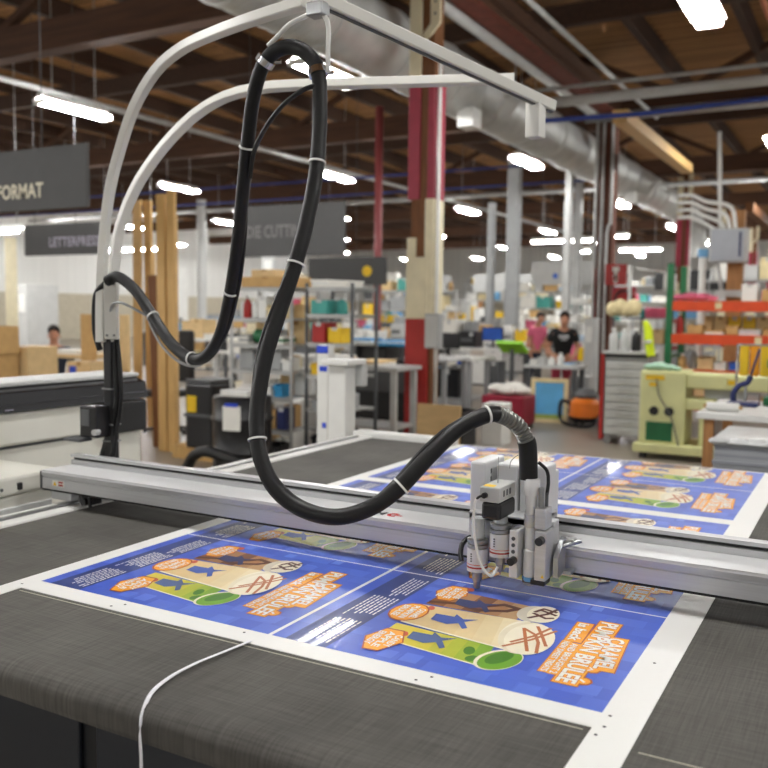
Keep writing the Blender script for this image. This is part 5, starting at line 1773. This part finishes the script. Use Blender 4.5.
# ------------------------------------------------------------------ people
def figure(name, label, loc, rz, H, shirt, trousers, hair, lean=0.0, arms='down', print_=None, sit=0.0):
    """One continuous skinned body; hair and clothes are its children."""
    o = bpy.data.objects.new(name, None)
    COL.objects.link(o)
    o.location = loc
    tag(o, label, 'person')
    s = H / 1.75
    def skinmesh(nm, joints, edges, m, root=0, lvl=2):
        me = bpy.data.meshes.new(nm)
        me.from_pydata([(Vector(j[:3]) - Vector((0, 0, sit if j[2] > .89 else 0))) * s for j in joints], edges, [])
        ob = bpy.data.objects.new(nm, me)
        COL.objects.link(ob)
        sm = ob.modifiers.new('skin', 'SKIN')
        for i, j in enumerate(joints):
            v = me.skin_vertices[0].data[i]
            v.radius = (j[3] * s, (j[4] if len(j) > 4 else j[3]) * s)
            v.use_root = i == root
        sm.use_smooth_shade = True
        sb = ob.modifiers.new('smooth', 'SUBSURF')
        sb.levels = sb.render_levels = lvl
        dg = bpy.context.evaluated_depsgraph_get()
        m2 = bpy.data.meshes.new_from_object(ob.evaluated_get(dg))
        m2.name = nm
        bpy.data.objects.remove(ob)
        m2.materials.clear()
        m2.materials.append(m)
        for p in m2.polygons:
            p.use_smooth = True
        o2 = bpy.data.objects.new(nm, m2)
        COL.objects.link(o2)
        o2.parent = o
        return o2
    def L(z):           # forward lean grows above the hips
        return -lean * max(0, z - .95)
    f = {'down': [(.23, -.02, 1.17), (.25, -.10, .95), (.24, -.15, .87)], 'work': [(.25, -.03, 1.14), (.20, -.22, 1.02), (.17, -.30, .99)]}[arms]
    J = [(0, 0, .95, .13, .10), (0, L(1.15), 1.15, .13, .10), (0, L(1.36), 1.36, .15, .10), (0, L(1.47) - .005, 1.47, .055), (0, L(1.53) - .02, 1.53, .052), (0, L(1.6) - .03, 1.595, .072, .085), (0, L(1.68) - .03, 1.69, .066, .080)]
    E = [(0, 1), (1, 2), (2, 3), (3, 4), (4, 5), (5, 6)]
    for sx in (-1, 1):
        n = len(J)
        J += [(sx * .175, L(1.4), 1.40, .055)] + [(sx * a, L(c) + b_, c, r) for (a, b_, c), r in zip(f, (.042, .034, .036))]
        E += [(2, n), (n, n + 1), (n + 1, n + 2), (n + 2, n + 3)]
        hb = n + 3
        hx, hy, hz = J[hb][:3]
        d = (Vector(J[hb][:3]) - Vector(J[hb - 1][:3])).normalized()
        for q in range(4):
            n2 = len(J)
            off = Vector((0, 0, 1)).cross(d) * ((q - 1.5) * .02) if arms == 'work' else Vector((0, 1, 0)) * ((q - 1.5) * .02)
            k = (.062, .072, .068, .052)[q]
            J += [tuple(Vector((hx, hy, hz)) + d * .035 + off) + (.010,), tuple(Vector((hx, hy, hz)) + d * (.035 + k) + off * 1.1 + Vector((0, -.01, -.008))) + (.008,)]
            E += [(hb, n2), (n2, n2 + 1)]
        n2 = len(J)
        J += [tuple(Vector((hx, hy, hz)) + Vector((-sx * .03, -.02, -.01))) + (.011,), tuple(Vector((hx, hy, hz)) + Vector((-sx * .045, -.035, -.04))) + (.009,)]
        E += [(hb, n2), (n2, n2 + 1)]
        n = len(J)
        J += [(sx * .09, 0, .86, .09), (sx * .10, -.01, .48, .058), (sx * .105, .02, .09, .04), (sx * .11, -.13, .04, .035)] if not sit else [(sx * .09, -.05, .50, .085), (sx * .11, -.42, .50, .058), (sx * .11, -.42, .09, .04), (sx * .11, -.55, .04, .035)]
        E += [(0, n), (n, n + 1), (n + 1, n + 2), (n + 2, n + 3)]
    skinmesh('body', J, E, M_skin)
    hy = L(1.62) - .03
    # clothes
    SJ = [(0, .0, .93, .155, .125), (0, L(1.15), 1.15, .150, .122), (0, L(1.34), 1.34, .168, .122), (0, L(1.44), 1.445, .085, .08)]
    SE = [(0, 1), (1, 2), (2, 3)]
    for sx in (-1, 1):
        n = len(SJ)
        SJ += [(sx * .18, L(1.4), 1.395, .073), (sx * (.18 + (f[0][0] - .18) * .75), L(1.2) + f[0][1] * .7, 1.23, .068)]
        SE += [(2, n), (n, n + 1)]
    sh = skinmesh('t_shirt', SJ, SE, shirt, 1)
    if print_:
        mb = MB().use(print_)
        base = Vector((0, L(1.33) - .127, 1.33)) * s
        for dx, w in ((-.055, .05), (.0, .045), (.05, .05)):
            mb.box(base + Vector((dx, 0, .0)), (w, .012, .05), bev=.004)
        mb.box(base + Vector((0, 0.004, -.05)), (.1, .012, .02), bev=.004)
        pr = mb.build('shirt_print', m=None)
        pr.location = pr.location
        pr.parent = sh
    TJ = [(0, 0, .93, .14, .115)]
    TE = []
    for sx in (-1, 1):
        n = len(TJ)
        TJ += [(sx * .092, 0, .84, .10), (sx * .10, -.008, .48, .075), (sx * .105, .02, .08, .062)] if not sit else [(sx * .092, -.06, .50, .10), (sx * .11, -.43, .50, .075), (sx * .11, -.42, .08, .062)]
        TE += [(0, n), (n, n + 1), (n + 1, n + 2)]
    skinmesh('trousers', TJ, TE, trousers)
    for sx in (-1, 1):
        mb = MB().use(M_black).box((sx * .108 * s, (-.045 - (.44 if sit else 0)) * s, .04 * s), (.095 * s, .27 * s, .08 * s), bev=.03)
        x = mb.build('shoe', origin=(0, 0, 0))
        x.parent = o
    mb = MB().use(hair)
    mb.sphere((0, (hy + .014) * s, 1.675 * s), .098 * s, (.86, 1.02, .92), 18)
    bmesh.ops.bisect_plane(mb.bm, geom=mb.bm.verts[:] + mb.bm.edges[:] + mb.bm.faces[:], plane_co=(0, (hy - .02) * s, 1.665 * s), plane_no=(0, -.75, -.6), clear_outer=True)
    x = mb.build('hair', origin=(0, 0, 0))
    x.parent = o
    x.location.z = -sit * s
    mb = MB().use(M_black)
    for sx in (-1, 1):
        mb.sphere((sx * .031 * s, (hy - .083) * s, 1.622 * s), .0085 * s, n=8)
    x = mb.build('eyes', origin=(0, 0, 0))
    x.parent = o
    x.location.z = -sit * s
    mb = MB().use(M_skin).sphere((0, (hy - .094) * s, 1.592 * s), .017 * s, (.8, 1.1, 1.3), 10)
    for sx in (-1, 1):
        mb.sphere((sx * .077 * s, hy * s, 1.60 * s), .026 * s, (.35, .7, 1.1), 10)
    x = mb.build('nose_and_ears', origin=(0, 0, 0))
    x.parent = o
    x.location.z = -sit * s
    mb = MB().use(mat('lip', (150, 84, 76), .5, var=0)).sphere((0, (hy - .082) * s, 1.553 * s), .02 * s, (1, .5, .28), 10)
    x = mb.build('mouth', origin=(0, 0, 0))
    x.parent = o
    x.location.z = -sit * s
    o.rotation_euler.z = rz
    return o


q = at(562, 350, 13.9)
figure('person', 'standing person in a black t-shirt with a pale print, both hands forward over the table', (q.x, q.y, 0), R(22), 1.60, M_tee, M_maroon, M_hair, .55, 'work', mat('shirt_print_grey', (170, 170, 172), .7, var=.05))
q = at(534, 345, 17.05)
figure('person', 'person in a pink top standing behind the lime green tray', (q.x, q.y, 0), R(60), 1.58, M_pink, M_denim, M_hair, .25, 'down')
q = at(54, 340, 12.4)
figure('person', 'person in a dark top seated behind the small pale table at left', (q.x, q.y, 0), R(50), 1.74, M_denim, M_denim, M_hair, .15, 'work', None, .42)
o = thing('work_stool', 'black work stool under the seated person at left', 'stool', (q.x, q.y, 0))
MB().use(M_black).cyl((q.x, q.y, .37), (q.x, q.y, .388), .17).build('seat', o)
MB().use(M_dgrey).cyl((q.x, q.y, .03), (q.x, q.y, .369), .025).build('column', o)
MB().use(M_dgrey).cyl((q.x, q.y, 0), (q.x, q.y, .03), .2).build('base', o)
q = at(513, 340, 22.6)
figure('person', 'person in dark clothes farther back behind the lime green tray', (q.x, q.y, 0), R(-30), 1.70, M_tee, M_tee, M_hair, .1, 'down')
bench((-4.13, 12.75, 0), .85, .5, .80, 'small pale work table before the person in black', M_lgrey, M_dgrey)
populate(-4.52, -3.74, 12.7, .80, .24, 'on the small table before the person', ['bottle', 'papers', 'bottle', 'bin'], [M_white, M_sky, M_lgrey, M_blue], t=.3, wr=(.08, .2))

# odds and ends on the floor behind the table
o = thing('maroon_floor_machine', 'low maroon machine with a yellow label left of the framed print', 'machine', (-4.9, 11.4, 0))
q = on_floor(508, 428)
MB().use(M_maroon).bx(q.x - .3, q.x + .3, q.y - .25, q.y + .25, .06, .46, .02).build('body', o)
MB().use(M_yellow).bx(q.x - .1, q.x + .12, q.y - .256, q.y - .251, .2, .32).build('label', o)
MB().use(M_black).bx(q.x - .28, q.x + .28, q.y - .23, q.y + .23, 0, .06).build('foot', o)
o.location = (q.x, q.y, 0)
for k in o.children:
    k.location = Vector((-4.9, 11.4, 0)) - o.location
b = MB().use(M_paper)
for dx, dy, r in ((-.15, 0, .13), (.05, .05, .15), (.2, -.02, .11), (.0, -.1, .10)):
    b.sphere((q.x + dx, q.y + dy, .46 + r * .6), r, (1.2, 1.1, .6), 12)
tag(b.build('rag_heap'), 'heap of white rags on the low maroon machine', 'rags')
q = on_floor(450, 444)
tray((q.x, q.y, 0), .5, .4, .42, M_black, 'black crate on the floor right of the plywood sheet')
q = on_floor(496, 444)
carton((q.x, q.y, 0), .26, .3, .5, M_white, 'tall white box on the floor behind the black hose arch')
# ------------------------------------------------------------------ camera, world, view
cd = bpy.data.cameras.new('camera')
cam = bpy.data.objects.new('camera', cd)
COL.objects.link(cam)
cam.matrix_world = Matrix.Translation(CAM) @ Matrix((_r, _u, -_fw)).transposed().to_4x4()
cd.sensor_fit = 'HORIZONTAL'
cd.sensor_width = 36
cd.lens = 36 * FPX / 768
cd.clip_end = 300
cd.clip_start = 0.05
cd.dof.use_dof = True
cd.dof.focus_distance = 2.05
cd.dof.aperture_fstop = 3.6
S.camera = cam
w = bpy.data.worlds.new('hall_ambient')
S.world = w
w.use_nodes = True
w.node_tree.nodes['Background'].inputs[0].default_value = (1.0, 0.98, 0.94, 1)
w.node_tree.nodes['Background'].inputs[1].default_value = 0.5
S.view_settings.view_transform = 'Standard'
S.view_settings.look = 'None'
S.view_settings.gamma = 1
S.view_settings.use_curve_mapping = False
S.view_settings.exposure = 0.0
S.cycles.use_denoising = True
S.cycles.max_bounces = 6
S.cycles.diffuse_bounces = 3
S.cycles.glossy_bounces = 3
S.cycles.transmission_bounces = 4
S.cycles.sample_clamp_indirect = 6
